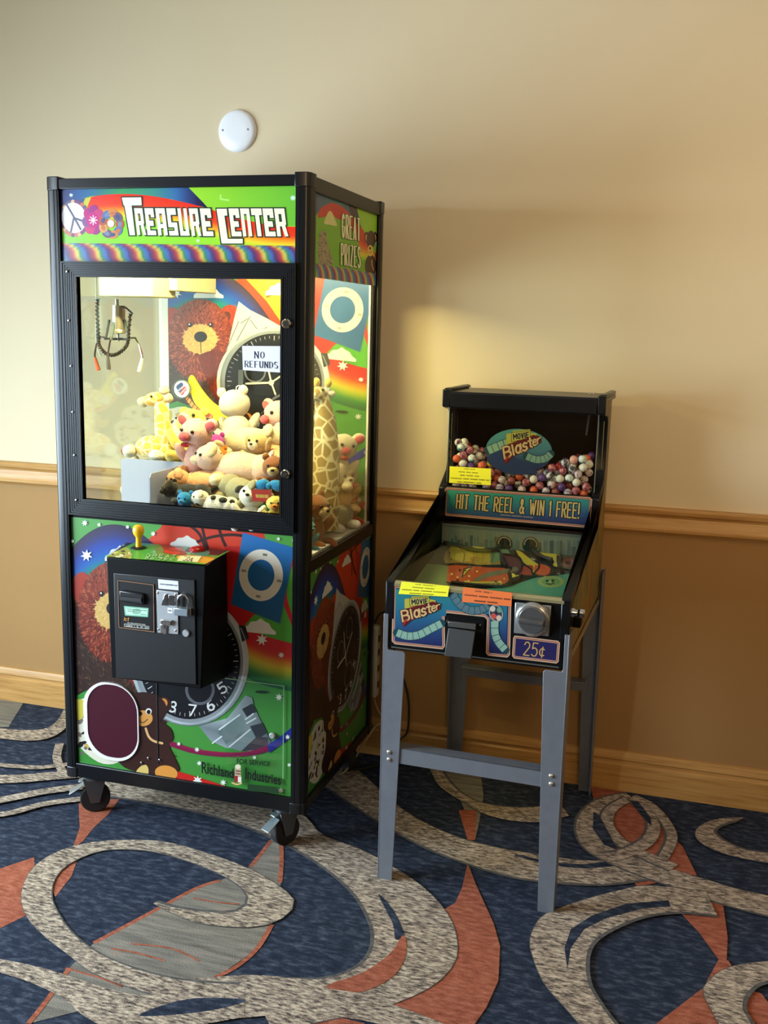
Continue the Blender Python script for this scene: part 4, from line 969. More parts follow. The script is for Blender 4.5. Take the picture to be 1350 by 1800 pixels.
# sloping control deck
deck = Art(lambda x, y: (lambda p: (p.x, p.y))(at(180 + x * .1778, 910 + y * .1778, 2, .910)))
deck.vgrad([(0, 200), (1300, 200), (1300, 520), (0, 520)], [(0, (64, 140, 60)), (1, (92, 176, 50))])
deck.poly([(0, 430), (110, 330), (240, 300), (290, 360), (250, 420)], (150, 160, 70), 3)
for i in range(26): deck.ellipse(rnd.uniform(60, 270), rnd.uniform(330, 410), rnd.uniform(8, 26), rnd.uniform(5, 12), rnd.choice([(214, 206, 90), (70, 60, 40), (190, 160, 110), (226, 226, 190)]), keep=i > 0, n=8)
deck.poly([(300, 240), (460, 240), (520, 280), (440, 290), (320, 275)], (70, 130, 120), 3)
deck.poly([(560, 270), (720, 275), (790, 310), (830, 380), (640, 350), (590, 300)], (150, 60, 40), 3); deck.poly([(600, 345), (660, 318), (760, 320), (780, 350), (720, 372)], (204, 60, 36), 3); deck.poly([(760, 380), (1100, 400), (1060, 460), (780, 420)], (214, 150, 44), 3)
deck.ellipse(980, 360, 80, 32, (90, 150, 130))
deck.text('GREAT', [(440, 362), (730, 378), (722, 400), (430, 385)], (170, 206, 150), .2, (40, 110, 50), .12, gap=.4); deck.text('PRIZES', [(428, 392), (700, 410), (690, 434), (416, 415)], (170, 206, 150), .2, (40, 110, 50), .12, gap=.4)
deck.poly([(770, 388), (980, 394), (940, 448), (735, 432)], (226, 220, 170)); deck.text('50¢', [(810, 396), (905, 402), (890, 440), (795, 432)], (70, 60, 50), .16)
def decktop(x, y, h):
    t = (y + .957) / (YF + .957); return Vector((x, y, .9055 + .010 * t + .001 + h))
MB().hexa([(-.522, -.962, .9030), (-.204, -.962, .908), (-.2215, YF, .9165), (-.549, YF, .9125), (-.522, -.962, .9045), (-.204, -.962, .9095), (-.2215, YF, .918), (-.549, YF, .914)]).build('deck_sheet', acr, box)
deck.build('deck_artwork', print_mat, box, lambda x, y, h: Vector((x, y, .9058 + .0097 * (y + .957) / (YF + .957) + .005 * (x + .52) / .31 * (1 - (y + .957) / (YF + .957)) + h)), (-.519, -.957, -.212, YF - .001))
jx, jy, jz = -.476, -.85, .914
js = MB().lathe((jx, jy, jz - .004), (0, 0, 1), [(0, .024), (.003, .024), (.006, .018)], 28).build('joystick_base', mat('joystick_base', (20, 18, 16), .5), box)
yel = mat('yellow_plastic', (236, 178, 30), .35)
MB().lathe((jx, jy, jz), (0, 0, 1), [(0, .0085), (.028, .0075), (.033, .0095), (.038, .0135), (.046, .0162), (.053, .0165), (.060, .0145), (.066, .009), (.068, .002)], 24).build('joystick_handle', yel, js)
bt = MB().lathe((-.302, -.822, jz - .002), (0, 0, 1), [(0, .026), (.004, .026), (.005, .022)], 28).build('button_ring', mat('button_ring_red', (130, 22, 18), .35), box)
MB().lathe((-.302, -.822, jz + .002), (0, 0, 1), [(0, .021), (.006, .021), (.009, .017), (.010, .008)], 28).build('push_button', mat('button_red', (170, 26, 20), .22), bt)
for x, y in ((-.535, -.83), (-.235, -.81), (-.50, -.95)): MB().lathe((x, y, .911), (0, 0, 1), [(0, .005), (.002, .005), (.003, .002)], 12).build('deck_screw', chrome, box)

# --- prize opening, service door, clear sheet
ox, oz, ow, oh, orr = -.6185, .3365, .096, .126, .094
def rrect(cx, cz, hw, hh, r, n=10):
    out = []
    for sx, sz, a0 in ((1, 1, 0), (-1, 1, 90), (-1, -1, 180), (1, -1, 270)):
        for i in range(n + 1):
            t = math.radians(a0 + 90 * i / n); out.append((cx + sx * (hw - r) + r * math.cos(t), cz + sz * (hh - r) + r * math.sin(t)))
    return out
O1, O2 = rrect(ox, oz, ow, oh, .085), rrect(ox + .005, oz + .003, ow - .0085, oh - .007, .080)
mb = MB(); n = len(O1)
vs = [(u, yart - .008, v) for u, v in O1] + [(u, yart - .008, v) for u, v in O2] + [(u, yart + .004, v) for u, v in O1] + [(u, yart - .0055, v) for u, v in O2]
mb.add(vs, [(i, (i + 1) % n, n + (i + 1) % n, n + i) for i in range(n)] + [(i, 2 * n + i, 2 * n + (i + 1) % n, (i + 1) % n) for i in range(n)] + [(n + i, n + (i + 1) % n, 3 * n + (i + 1) % n, 3 * n + i) for i in range(n)])
rim = mb.build('prize_chute_rim', mat('white_rim', (214, 208, 206), .35), crane)
MB().prism(O2, lambda u, v, h: (u, h, v), yart - .0062, yart - .0035).build('prize_flap', mat('maroon_flap', (60, 12, 28), .6, 0, .12, bump=.08, bscale=300), crane, smooth=False)
sp = at(250, 1290, 1, yart)
MB().box(-.4615, -.4585, yart - .0045, yart - .001, .222, .524).build('door_seam', mat('slot_black', (6, 6, 6), .6), crane)
MB().box(-.232, -.0455, yart - .0065, yart - .0050, .205, .527).build('clear_cover_sheet', acr, crane, smooth=False)
mb = MB()
mb.tube([(-.232, yart - .006, .527), (-.0455, yart - .006, .527), (-.0455, yart - .006, .24)], .0012, 6); mb.build('sheet_edge', mat('sheet_edge', (150, 190, 150), .3), crane)
p = at(480, 1292, 1, yart); MB().lathe((p.x, yart - .003, p.z), (0, -1, 0), [(0, .0095), (.005, .0095), (.008, .007)], 22).build('service_lock', steel, crane)
for px, py in ((262, 1332), (282, 1335), (250, 1340)):
    p = at(px, py, 1, yart); MB().lathe((p.x, yart - .003, p.z), (0, -1, 0), [(0, .004), (.003, .0038), (.004, .002)], 12).build('rivet', chrome, crane)
sv = Art(FM)
def font_text(art, txt, quad, col, bold=.02):
    cu = bpy.data.curves.new('lettering', 'FONT'); cu.body = txt; cu.offset = bold
    o = bpy.data.objects.new('lettering', cu); COL.objects.link(o); dg = bpy.context.evaluated_depsgraph_get(); dg.update()
    me = o.evaluated_get(dg).to_mesh(); vs = [(v.co.x, v.co.y) for v in me.vertices]; fs = [tuple(p.vertices) for p in me.polygons]
    x0, x1 = min(v[0] for v in vs), max(v[0] for v in vs); y0, y1 = min(v[1] for v in vs), max(v[1] for v in vs)
    TL, TR, BR_, BL_ = quad; art.L += 1
    def Q(x, y):
        u, v = (x - x0) / (x1 - x0), (y - y0) / (y1 - y0)
        return tuple((TL[k] * (1 - u) + TR[k] * u) * v + (BL_[k] * (1 - u) + BR_[k] * u) * (1 - v) for k in (0, 1))
    for f in fs: art.poly([Q(*vs[i]) for i in f], col, keep=True)
    bpy.data.objects.remove(o); bpy.data.curves.remove(cu)
INK = (8, 11, 10)
font_text(sv, 'Richland', [(357, 1336.5), (412.5, 1350), (412.5, 1367), (357, 1357)], INK, .022)
font_text(sv, 'Industries', [(434.5, 1347), (496, 1361), (496, 1378), (434.5, 1366)], INK, .022)
font_text(sv, 'FOR SERVICE', [(420, 1329.5), (478, 1336), (478, 1343.5), (420, 1339)], INK, .02)
sv.poly([(439, 1374.5), (491, 1380), (491, 1391), (439, 1386)], (22, 52, 24))
sv.poly([(417, 1345), (427, 1346), (428, 1372), (416, 1371)], (176, 156, 130)); sv.ellipse(422, 1344, 5, 4, (206, 196, 170)); sv.poly([(416, 1360), (422, 1360), (422, 1371), (416, 1371)], (140, 34, 30)); sv.poly([(422, 1362), (428, 1362), (428, 1372), (422, 1371)], (214, 206, 196))
sv.bars([(418, 1349), (427, 1350), (427, 1359), (418, 1358)], [(0, 1), (0, 1)], (120, 50, 40), .6, 2); sv.stroke([(412, 1372), (420, 1375), (428, 1373)], 2.4, (214, 170, 110), 3)
sv.build('service_lettering', print_mat, crane, lambda x, z, h: Vector((x, yart - .0068 - h, z)))


# --- casters
def caster(x, y, ang, brake):
    c, s = math.cos(ang), math.sin(ang)
    def T(a, d, z): return (x + c * a - s * d, y + s * a + c * d, z)
    r = .047
    w = MB().cyl(T(-.015, 0, r), T(.015, 0, r), r, n=28).build('caster_wheel', dark, crane, bevel=.004)
    MB().cyl(T(-.017, 0, r), T(.017, 0, r), .014, n=16).build('caster_hub', zinc, w)
    mb = MB()
    for sg in (-1, 1): mb.hexa([T(sg * .018, -.014, r - .012), T(sg * .021, -.014, r - .012), T(sg * .021, .014, r - .012), T(sg * .018, .014, r - .012), T(sg * .018, -.036, ZB - .018), T(sg * .021, -.036, ZB - .018), T(sg * .021, .036, ZB - .018), T(sg * .018, .036, ZB - .018)])
    mb.cyl(T(0, 0, ZB - .022), T(0, 0, ZB - .008), .034, n=24)
    mb.box(x - .04, x + .04, y - .04, y + .04, ZB - .008, ZB + .004)
    mb.build('caster_fork', mat('dark_zinc', (96, 98, 100), .4, .7), w)
    if brake:
        MB().hexa([T(-.018, -.078, .066), T(.018, -.078, .066), T(.016, -.034, .092), T(-.016, -.034, .092), T(-.018, -.080, .070), T(.018, -.080, .070), T(.016, -.034, .096), T(-.016, -.034, .096)]).hexa([T(-.010, -.05, .104), T(.010, -.05, .104), T(.014, -.03, .108), T(-.014, -.03, .108), T(-.010, -.05, .108), T(.010, -.05, .108), T(.014, -.03, .112), T(-.014, -.03, .112)]).build('brake_pedal', zinc, w, bevel=.001)
caster(X0 + .066, YF + .062, math.radians(-60), True); caster(X1 - .082, YF + .064, math.radians(-28), True)
caster(X0 + .066, YB - .07, .4, False); caster(X1 - .07, YB - .07, .8, False)

# --- chute walls in the toy bed (translucent white plastic)
frost = mat('frosted_plastic', (176, 184, 216), .35)
frost.node_tree.nodes['Principled BSDF'].inputs['Transmission Weight'].default_value = .25
mb = MB(); R = .012
mb.prism([(-.735, .905), (-.479, .905), (-.479, 1.119), (-.727, 1.119), (-.735, 1.111)], lambda u, v, h: (u, h, v), -.508, -.504)
mb.build('chute_wall', frost, crane)
MB().prism([(YF + .02, .905), (-.508, .905), (-.508, 1.119), (YF + .03, 1.119), (YF + .02, 1.108)], lambda u, v, h: (h, u, v), -.481, -.477).build('chute_wall', frost, crane)

# --- gantry and claw
claw = thing('crane_claw', 'three-pronged metal claw hanging from the cream carriage in the upper left of the claw machine', 'claw', (-.736, -.5, 1.36))
gx0, gx1, gz0, gy = at(160, 520, 1, -.56).x, at(262, 520, 1, -.44).x, 1.628, -.5
MB().box(-.762, -.575, -.57, -.42, 1.632, 1.80).build('carriage', cream, claw, bevel=.004)
MB().box(-.575, -.545, -.47, -.19, 1.655, 1.80).build('carriage_rail', cream, claw, bevel=.003)
def CL(px, py): return at(px, py, 1, -.5)
q = lambda px, py, dy=0: CL(px, py) + Vector((0, dy, 0))
MB().cyl(q(205, 526), q(206, 540), .006).build('claw_shaft', zinc, claw)
a, c = q(208, 537), q(208, 579)
MB().cyl(a, c, .021, n=24).lathe(c, (0, 0, -1), [(0, .021), (.004, .023), (.012, .023), (.014, .012)], 24).build('claw_motor', mat('grey_metal', (176, 170, 156), .35, .7), claw)
MB().cyl(q(207, 579), q(208, 600), .004).build('claw_rod', zinc, claw)
MB().box(q(184, 595).x, q(228, 595).x, -.503, -.497, q(200, 596).z - .003, q(200, 596).z + .004).box(q(206, 595).x - .003, q(206, 595).x + .003, -.53, -.47, q(200, 596).z - .003, q(200, 596).z + .004).build('claw_spider', mat('dark_steel', (60, 62, 66), .4, .7), claw)
for (e0, e1) in (((192, 562), (186, 594)), ((219, 562), (228, 596)), ((206, 566), (204, 598))):
    dy = -.03 if e0[0] == 206 else 0
    MB().tube([q(*e0, dy * .6), q(*e1, dy)], .0045, 8).build('claw_link', mat('link_blue_grey', (110, 128, 132), .4, .5), claw)
fingers = [([(186, 593), (177, 592), (170, 605), (167, 620), (167, 630)], 0, (224, 92, 40)), ([(204, 592), (203, 602), (202, 615), (202, 628)], -.03, (70, 66, 64)), ([(228, 594), (238, 594), (245, 606), (250, 626), (250, 632)], 0, (214, 222, 220))]
for P, dy, tipc in fingers:
    k = len(P); pts = [q(x, y, dy * (1 + .5 * i / k)) for i, (x, y) in enumerate(P)]
    f = MB().tube(pts, .0032, 8).build('claw_finger', chrome, claw)
    e = pts[-1]; d = Vector((.012 if P[0][0] < 200 else (-.012 if P[0][0] > 220 else .002), 0, -.038))
    MB().tube([e + Vector((0, 0, .004)), e + d * .5, e + d], [.0042, .0068, .0072], 10).build('finger_tip', mat('finger_tip_%d' % P[0][0], tipc, .5), f)
coil = [(178, 526), (177, 545), (178, 570), (179, 592), (181, 608), (190, 620), (202, 624), (214, 621), (226, 611), (231, 600), (232, 580), (235, 552)]
cp = [q(x, y, -.02) for x, y in coil]; sp2 = []
dense = catmull([(p.x, p.z) for p in cp], 24)
pts = []
for i, (x, z) in enumerate(dense):
    t = i * .9; j = min(i + 1, len(dense) - 1); dx, dz = dense[j][0] - dense[max(0, i - 1)][0], dense[j][1] - dense[max(0, i - 1)][1]; l = math.hypot(dx, dz) + 1e-9
    nx, nz = -dz / l, dx / l; pts.append(Vector((x + nx * .005 * math.cos(t), -.52 + .005 * math.sin(t), z + nz * .005 * math.cos(t))))
MB().tube(pts, .0021, 5).tube([Vector((x, -.52, z)) for x, z in dense[::4]], .0042, 6).build('coiled_cable', mat('black_cable', (22, 20, 20), .5), claw)
MB().tube([q(x, y, -.01) for x, y in ((216, 539), (224, 541), (232, 548), (236, 552))], .003, 8).build('cable_end', mat('black_cable', (22, 20, 20), .5), claw)
MB().tube([q(x, y, .04) for x, y in ((156, 470), (157, 500), (158, 545), (157, 590), (159, 612), (166, 628))], .0028, 8).build('white_cable', mat('white_cable', (214, 216, 210), .4), claw)

# --- padlock on the coin door
pd = thing('padlock', 'small steel padlock hanging on the black coin door', 'padlock', tuple(onbox(323, 1083) + Vector((0, -.012, 0))))
a, c = onbox(311, 1065), onbox(336, 1081)
MB().box(a.x, c.x, -.978, -.9635, c.z, a.z).build('lock_body', mat('padlock_steel', (176, 190, 198), .3, .8), pd, bevel=.002)
MB().tube([Vector((onbox(x, y).x, -.971, onbox(x, y).z)) for x, y in ((317, 1066), (317, 1052), (319, 1046), (324, 1043), (330, 1045), (334, 1051), (335, 1066))], .0032, 10).build('lock_shackle', chrome, pd)

# --- NO REFUNDS paper taped inside the door
sg = Art(lambda x, y: (lambda p: (p.x, p.z))(at(x, y, 1, YF + .0035)))
sg.poly([(425.5, 608), (495, 608.5), (495, 655), (427, 650.5)], (226, 226, 240))
sg.text('NO', [(448, 618), (464.5, 618.5), (464.5, 630), (448, 629.5)], (24, 26, 44), .19, serif=True, gap=.4)
sg.text('REFUNDS', [(431, 634.5), (488, 636.5), (488, 647.5), (431, 645)], (24, 26, 44), .19, serif=True, gap=.4)
o = sg.build('paper_sign', print_mat, None, lambda x, z, h: Vector((x, YF + .0034 - h, z)))
tag(recentre(o), 'small white paper sign reading NO REFUNDS stuck to the claw machine door glass', 'sign')

# --- power strip and cords behind the machine
ps = thing('power_strip', 'beige power strip standing upright against the rear edge of the claw machine', 'power strip', (.006, -.082, .255))
MB().box(-.016, .030, -.104, -.064, .255, .517).build('strip_body', mat('beige_plastic', (190, 184, 160), .45), ps, bevel=.006)
for z in (.30, .36, .42, .47): MB().box(.030, .0306, -.095, -.073, z - .012, z + .012).build('socket', mat('dark_socket', (50, 48, 44), .5), ps)
def cord(name, pts, r, m, label):
    P = []; 
    for i in range(len(pts) - 1):
        for k in range(8):
            q0, q1, q2, q3 = [Vector(pts[max(0, min(len(pts) - 1, i + j))]) for j in (-1, 0, 1, 2)]; t = k / 8
            P.append(.5 * (2 * q1 + (q2 - q0) * t + (2 * q0 - 5 * q1 + 4 * q2 - q3) * t * t + (3 * q1 - q0 - 3 * q2 + q3) * t ** 3))
    P.append(Vector(pts[-1])); o = MB().tube(P, r, 8).build(name, m); tag(recentre(o), label, 'cable'); return o
W0 = lambda px, py, y: tuple(at(px, py, 1, y))
cord('electrical_cable', [(.012, -.085, .525), (.03, -.07, .56), (.06, -.03, .54), (.075, -.03, .40), W0(712, 1202, -.035), W0(719, 1240, -.035), W0(716, 1285, -.04), W0(702, 1302, -.06), (.06, -.09, .012), (.0, -.16, .006), (-.06, -.2, .006)], .0038, mat('black_cable', (22, 20, 20), .5), 'thin black electrical cable looping down the wall behind the grey legs')
cord('extension_cable', [(.012, -.08, .256), (.03, -.075, .20), (.10, -.10, .12), W0(668, 1272, -.13), W0(645, 1298, -.17), (-.05, -.22, .008), (-.14, -.3, .006)], .0036, mat('tan_cable', (170, 140, 96), .5), 'tan extension cable trailing to the floor behind the claw machine')

# ================================================================ PINBALL VENDING MACHINE
pin = thing('pinball_machine', 'small black coin pinball machine on grey metal legs with bouncy balls in its top case', 'pinball machine', (PBX, PBY, 0), rot=PBR, offset=False)
w = .4996
sidep = ramp_noise_mat('side_graphic', [(.32, (60, 74, 60)), (.46, (112, 112, 74)), (.56, (150, 112, 56)), (.7, (110, 70, 40))], 7, (1, 3, .8), 5, .4)
def pb(mb, name, m, parent=None, bevel=.003, **k): return mb.build(name, m, parent or pin, bevel=bevel, **k)
zu = .6907
# lower cabinet: side boards, front board, floor, rear board
side = [(.004, zu), (.78, zu + .01), (.785, 1.372), (.545, 1.374), (.525, 1.355), (.525, 1.325), (.60, 1.312), (.612, 1.29), (.612, 1.15), (.585, 1.11), (.53, 1.085), (.515, 1.06), (.515, .965), (.005, .868)]
for x0_, x1_ in ((.011, .024), (w - .024, w - .011)):
    pb(MB().prism(side, lambda u, v, h: (h, u, v), x0_, x1_), 'side_board', [blackm], bevel=.002)
pb(MB().prism([(.06, zu + .012), (.77, zu + .02), (.777, 1.36), (.60, 1.36), (.60, 1.10), (.56, 1.03), (.555, .955), (.06, .862)], lambda u, v, h: (h, u, v), w - .0112, w - .0095), 'side_graphic_panel', sidep, bevel=0)
pb(MB().prism([(.06, zu + .012), (.77, zu + .02), (.777, 1.36), (.60, 1.36), (.60, 1.10), (.56, 1.03), (.555, .955), (.06, .862)], lambda u, v, h: (h, u, v), .0095, .0112), 'side_graphic_panel', sidep, bevel=0)
pb(MB().box(.011, w - .011, 0, .014, zu, .872), 'front_board', blackm)
pb(MB().box(.024, w - .024, .0145, .78, zu + .004, zu + .014), 'bottom_board', blackm)
pb(MB().box(.024, w - .024, .77, .784, zu + .015, 1.36), 'rear_board', blackm)
# black plastic edge trim down each side of the playfield and up the case
tr = [(-.003, .776), (-.003, .880), (.004, .886), (.507, .981), (.507, 1.066), (.545, 1.088), (.588, 1.115), (.602, 1.15), (.602, 1.29), (.588, 1.308), (.54, 1.314), (.515, 1.320), (.515, 1.374), (.53, 1.374), (.56, 1.352), (.64, 1.32), (.655, 1.29), (.655, 1.16), (.63, 1.11), (.535, 1.05), (.53, .985), (.046, .865), (.046, .776)]
for x0_, x1_ in ((-.001, .024), (w - .024, w + .001)):
    pb(MB().prism(tr, lambda u, v, h: (h, u, v), x0_, x1_), 'edge_trim', black, bevel=.003)
# roof of the case with a rolled front lip
pb(MB().box(.0, w, .523, .79, 1.352, 1.366), 'case_roof', black, bevel=.003)
pb(MB().prism([(.512, 1.322), (.512, 1.362), (.518, 1.368), (.535, 1.368), (.535, 1.318), (.518, 1.316)], lambda u, v, h: (h, u, v), .0245, w - .0245), 'roof_lip', black, bevel=.002)
for x in (0, w - .02): pb(MB().box(x, x + .02, .53, .792, 1.366, 1.377), 'roof_edge', black, bevel=.004)
for px, py in ((817, 681), (825, 682), (1036, 692), (1044, 692)):
    p = atl(px, py, 2, 1.366); pb(MB().lathe((p.x, p.y, 1.366), (0, 0, 1), [(0, .006), (.003, .0055), (.0045, .003)], 14), 'dome_screw', chrome, bevel=0)
# inside of the case: black liner, sloping tray
pb(MB().box(.026, w - .026, .745, .752, 1.06, 1.35), 'case_liner', mat('flat_black_liner', (9, 9, 9), .85, spec=.1), bevel=0)
for x in (.026, w - .03): pb(MB().box(x, x + .004, .604, .744, 1.06, 1.35), 'case_liner', mat('flat_black_liner', (9, 9, 9), .85, spec=.1), bevel=0)
pb(MB().prism([(.531, 1.052), (.745, 1.052), (.745, 1.25), (.575, 1.06), (.531, 1.06)], lambda u, v, h: (h, u, v), .03, w - .03), 'ball_tray', mat('flat_black_liner', (9, 9, 9), .85), bevel=0)
pb(MB().box(.012, w - .012, .509, .53, 1.058, 1.072), 'window_sill', blackm)
# clear front bubble
pb(MB().box(.018, w - .018, .528, .531, 1.072, 1.325), 'case_window', acr, bevel=0)
for x in (.018, w - .021): pb(MB().box(x, x + .003, .531, .606, 1.085, 1.318), 'case_window_side', acr, bevel=0)
mb = MB().tube([(.0195, .5295, 1.073), (.0195, .5295, 1.323)], .0016, 6); pb(mb, 'window_edge', mat('acrylic_edge', (96, 100, 84), .3), bevel=0)
mb = MB().tube([(w - .0195, .5295, 1.073), (w - .0195, .5295, 1.323)], .0016, 6); pb(mb, 'window_edge', mat('acrylic_edge', (96, 100, 84), .3), bevel=0)
pb(MB().hexa([(.405, .73, 1.075), (.411, .73, 1.075), (.411, .735, 1.075), (.405, .735, 1.075), (.424, .73, 1.31), (.430, .73, 1.31), (.430, .735, 1.31), (.424, .735, 1.31)]), 'support_rod', mat('grey_rod', (70, 70, 70), .5), bevel=0)

DEC = art_mat('decal_print', .28, coat=.2, dim=.72)
def PM(y):
    def f(px, py): p = atl(px, py, 1, y); return (p.x, p.z)
    return f
def film(a, pts, wd, n, c=(150, 190, 172), d=(34, 74, 82), flip=1):
    a.stroke(pts, wd + 2.4, d, 5); a.stroke(pts, wd, c, 5, cap=False)
    P = catmull(pts, 8); step = max(1, len(P) // n)
    for i in range(step, len(P) - 1, step):
        x, y = P[i]; dx, dy = P[i + 1][0] - P[i - 1][0], P[i + 1][1] - P[i - 1][1]; l = math.hypot(dx, dy); nx, ny = -dy / l * wd / 2, dx / l * wd / 2
        a.stroke([(x - nx, y - ny), (x + nx, y + ny)], max(1, wd * .08), d, keep=i > step, cap=False)
    a.up()
def logo(a, f, shapes=True):
    """MOVIE Blaster lettering; f maps a 100 x 74 box (y down) to the drawing"""
    q = lambda *P: [f(*p) for p in P]
    sc = math.dist(f(0, 0), f(100, 0)) / 100
    a.poly(q((14, 6), (30, 4), (30, 0), (72, 0), (74, 8), (88, 12), (86, 30), (60, 38), (14, 36)), (196, 186, 74))
    a.poly(q((26, 4), (72, 3), (73, 22), (27, 25)), (206, 196, 90)); a.stroke(q((26, 4), (72, 3), (73, 22), (27, 25), (26, 4)), 1.3 * sc, (70, 70, 30))
    a.text('MOVIE', q((31, 8), (68, 7), (69, 19), (32, 20.5)), (26, 32, 60), .22, gap=.34)
    a.poly(q((30, 25), (70, 24), (71, 29), (31, 30)), (190, 150, 60))
    a.poly(q((2, 35), (16, 31), (54, 22), (66, 20), (80, 14), (98, 20), (100, 34), (80, 44), (60, 50), (30, 62), (12, 78), (6, 60)), (110, 30, 34))
    font = [('B', (6, 37), (22, 34), (26, 60), (10, 64), .17), ('l', (26, 34), (30, 33), (34, 56), (31, 58), .2), ('a', (36, 26), (48, 23), (51, 52), (38, 55), .17), ('s', (52, 24), (64, 20), (66, 48), (54, 51), .17), ('t', (66, 20), (76, 18), (78, 42), (69, 45), .17), ('e', (77, 19), (88, 17), (89, 38), (79, 41), .17), ('r', (89, 18), (98, 16), (98, 33), (91, 36), .17)]
    for ch, p0, p1, p2, p3, wd in font: a.text(ch, q(p0, p1, p2, p3), (226, 190, 130), wd, (70, 20, 24), .12)
    a.poly(q((12, 62), (22, 59), (12, 76)), (180, 50, 44))

# front decal round the prize door
fd = Art(PM(-.0012))
OUT = [(690.5, 1032), (694, 1028), (895, 1046), (899, 1050), (896.5, 1151), (892, 1156), (858, 1152.5), (854, 1148), (856, 1089), (851, 1084.5), (786, 1077.5), (781.5, 1081), (782.5, 1136), (778, 1141.5), (694, 1132.5), (688.5, 1127)]
fd.poly(OUT, (206, 178, 150))
def inset(P, d):
    out = []; n = len(P)
    for i in range(n):
        a, b, c = P[i - 1], P[i], P[(i + 1) % n]
        e1 = (b[0] - a[0], b[1] - a[1]); e2 = (c[0] - b[0], c[1] - b[1]); l1, l2 = math.hypot(*e1), math.hypot(*e2)
        n1 = (-e1[1] / l1, e1[0] / l1); n2 = (-e2[1] / l2, e2[0] / l2); k = 1 + n1[0] * n2[0] + n1[1] * n2[1]
        out.append((b[0] + (n1[0] + n2[0]) / k * d, b[1] + (n1[1] + n2[1]) / k * d))
    return out
fd.poly(inset(OUT, 2.4), (168, 52, 50)); fd.poly(inset(OUT, 3.6), (196, 166, 140)); fd.poly(inset(OUT, 5.0), (40, 44, 84))
for q_ in ([(695.5, 1035), (787, 1042.5), (784, 1083), (776.5, 1083), (777, 1135), (693.5, 1126)], [(787, 1042.5), (892, 1052), (891, 1083), (857, 1079.5), (784, 1072)], [(860.5, 1079), (891.5, 1083), (890.5, 1149.5), (859.5, 1146)]):
    fd.vgrad(q_, [(0, (50, 140, 140)), (.35, (44, 120, 150)), (.62, (44, 84, 130)), (.85, (40, 50, 104)), (1, (38, 36, 84))], span=(1034, 1148))
film(fd, [(698, 1112), (716, 1118), (736, 1116), (756, 1106), (776, 1096)], 13, 8)
film(fd, [(796, 1044), (806, 1060), (824, 1072), (844, 1072), (858, 1064)], 13, 7, (96, 128, 140))
film(fd, [(870, 1092), (870, 1112), (876, 1128), (888, 1142)], 13, 5)
fd.ellipse(872, 1078, 12, 15, (196, 190, 176), -.3); fd.ellipse(872, 1078, 10.5, 13.5, (60, 70, 84), -.3)
for x, y, r, c in ((866, 1070, 5, (214, 208, 190)), (878, 1072, 4.6, (120, 160, 140)), (868, 1083, 5, (206, 90, 80)), (877, 1086, 4.6, (220, 200, 180)), (872, 1078, 2, (30, 30, 40))): fd.ellipse(x, y, r, r * 1.05, c, n=14)
logo(fd, lambda x, y: (701 + x * .74 - y * .0, 1048 + y * .68 + x * .0 + (x - 50) * -.02))
fd.build('front_decal', DEC, pin, lambda x, z, h: Vector((x, -.0012 - h, z)), dz=.00002)
pl = Art(PM(-.0012))
P25 = [(902, 1121), (905, 1117), (981, 1126.5), (984.5, 1130), (982, 1163), (978.5, 1166.5), (903.5, 1157.5), (900, 1153)]
pl.poly(P25, (206, 178, 150)); pl.poly(inset(P25, 2.2), (168, 52, 50)); pl.poly(inset(P25, 3.4), (196, 166, 140)); pl.poly(inset(P25, 4.8), (44, 40, 92))
pl.text('25¢', [(923, 1128), (960, 1133), (957, 1156), (920, 1151)], (206, 170, 120), .085, (60, 40, 50), .06, gap=.25)
pl.build('price_plate', DEC, pin, lambda x, z, h: Vector((x, -.0012 - h, z)), dz=.00002)
zl = atl(760, 1140, 1, 0).z
pb(MB().prism([(atl(688, 1136, 1, 0).x, atl(688, 1136, 1, 0).z), (atl(982, 1172, 1, 0).x, atl(982, 1172, 1, 0).z), (atl(982, 1174, 1, 0).x, atl(982, 1174, 1, 0).z), (atl(688, 1138, 1, 0).x, atl(688, 1138, 1, 0).z)], lambda u, v, h: (u, -h, v), 0, .0015), 'chrome_line', mat('dull_chrome', (150, 150, 140), .3, .8), bevel=0)
# prize door with hinged flap
def PQ(*pts): return [(atl(x, y, 1, 0).x, atl(x, y, 1, 0).z) for x, y in pts]
fr = lambda u, v, h: (u, -h, v)
dr = pb(MB().prism(PQ((787, 1083), (852, 1090), (851, 1152), (784, 1144)), fr, .0005, .004), 'prize_door_frame', blackm, bevel=.001)
fl = pb(MB().hexa([Vector((u, -d, v)) for (u, v), d in zip(PQ((787, 1146), (834, 1152), (838, 1107), (791, 1101)), (.030, .030, .012, .012))] + [Vector((u, -d, v)) for (u, v), d in zip(PQ((787, 1146), (834, 1152), (838, 1107), (791, 1101)), (.036, .036, .018, .018))]), 'prize_flap', mat('dark_flap', (52, 54, 56), .4), dr, bevel=.002)
pb(MB().prism(PQ((790, 1090), (838, 1095), (838, 1105), (790, 1099)), fr, .004, .014), 'flap_hinge', mat('hinge_metal', (120, 120, 116), .35, .8), dr, bevel=.001)
for x, y in ((787, 1091), (845, 1098)): 
    p = atl(x, y, 1, 0); pb(MB().lathe((p.x, -.004, p.z), (0, -1, 0), [(0, .003), (.0015, .003), (.002, .0015)], 10), 'screw', chrome, dr, bevel=0)
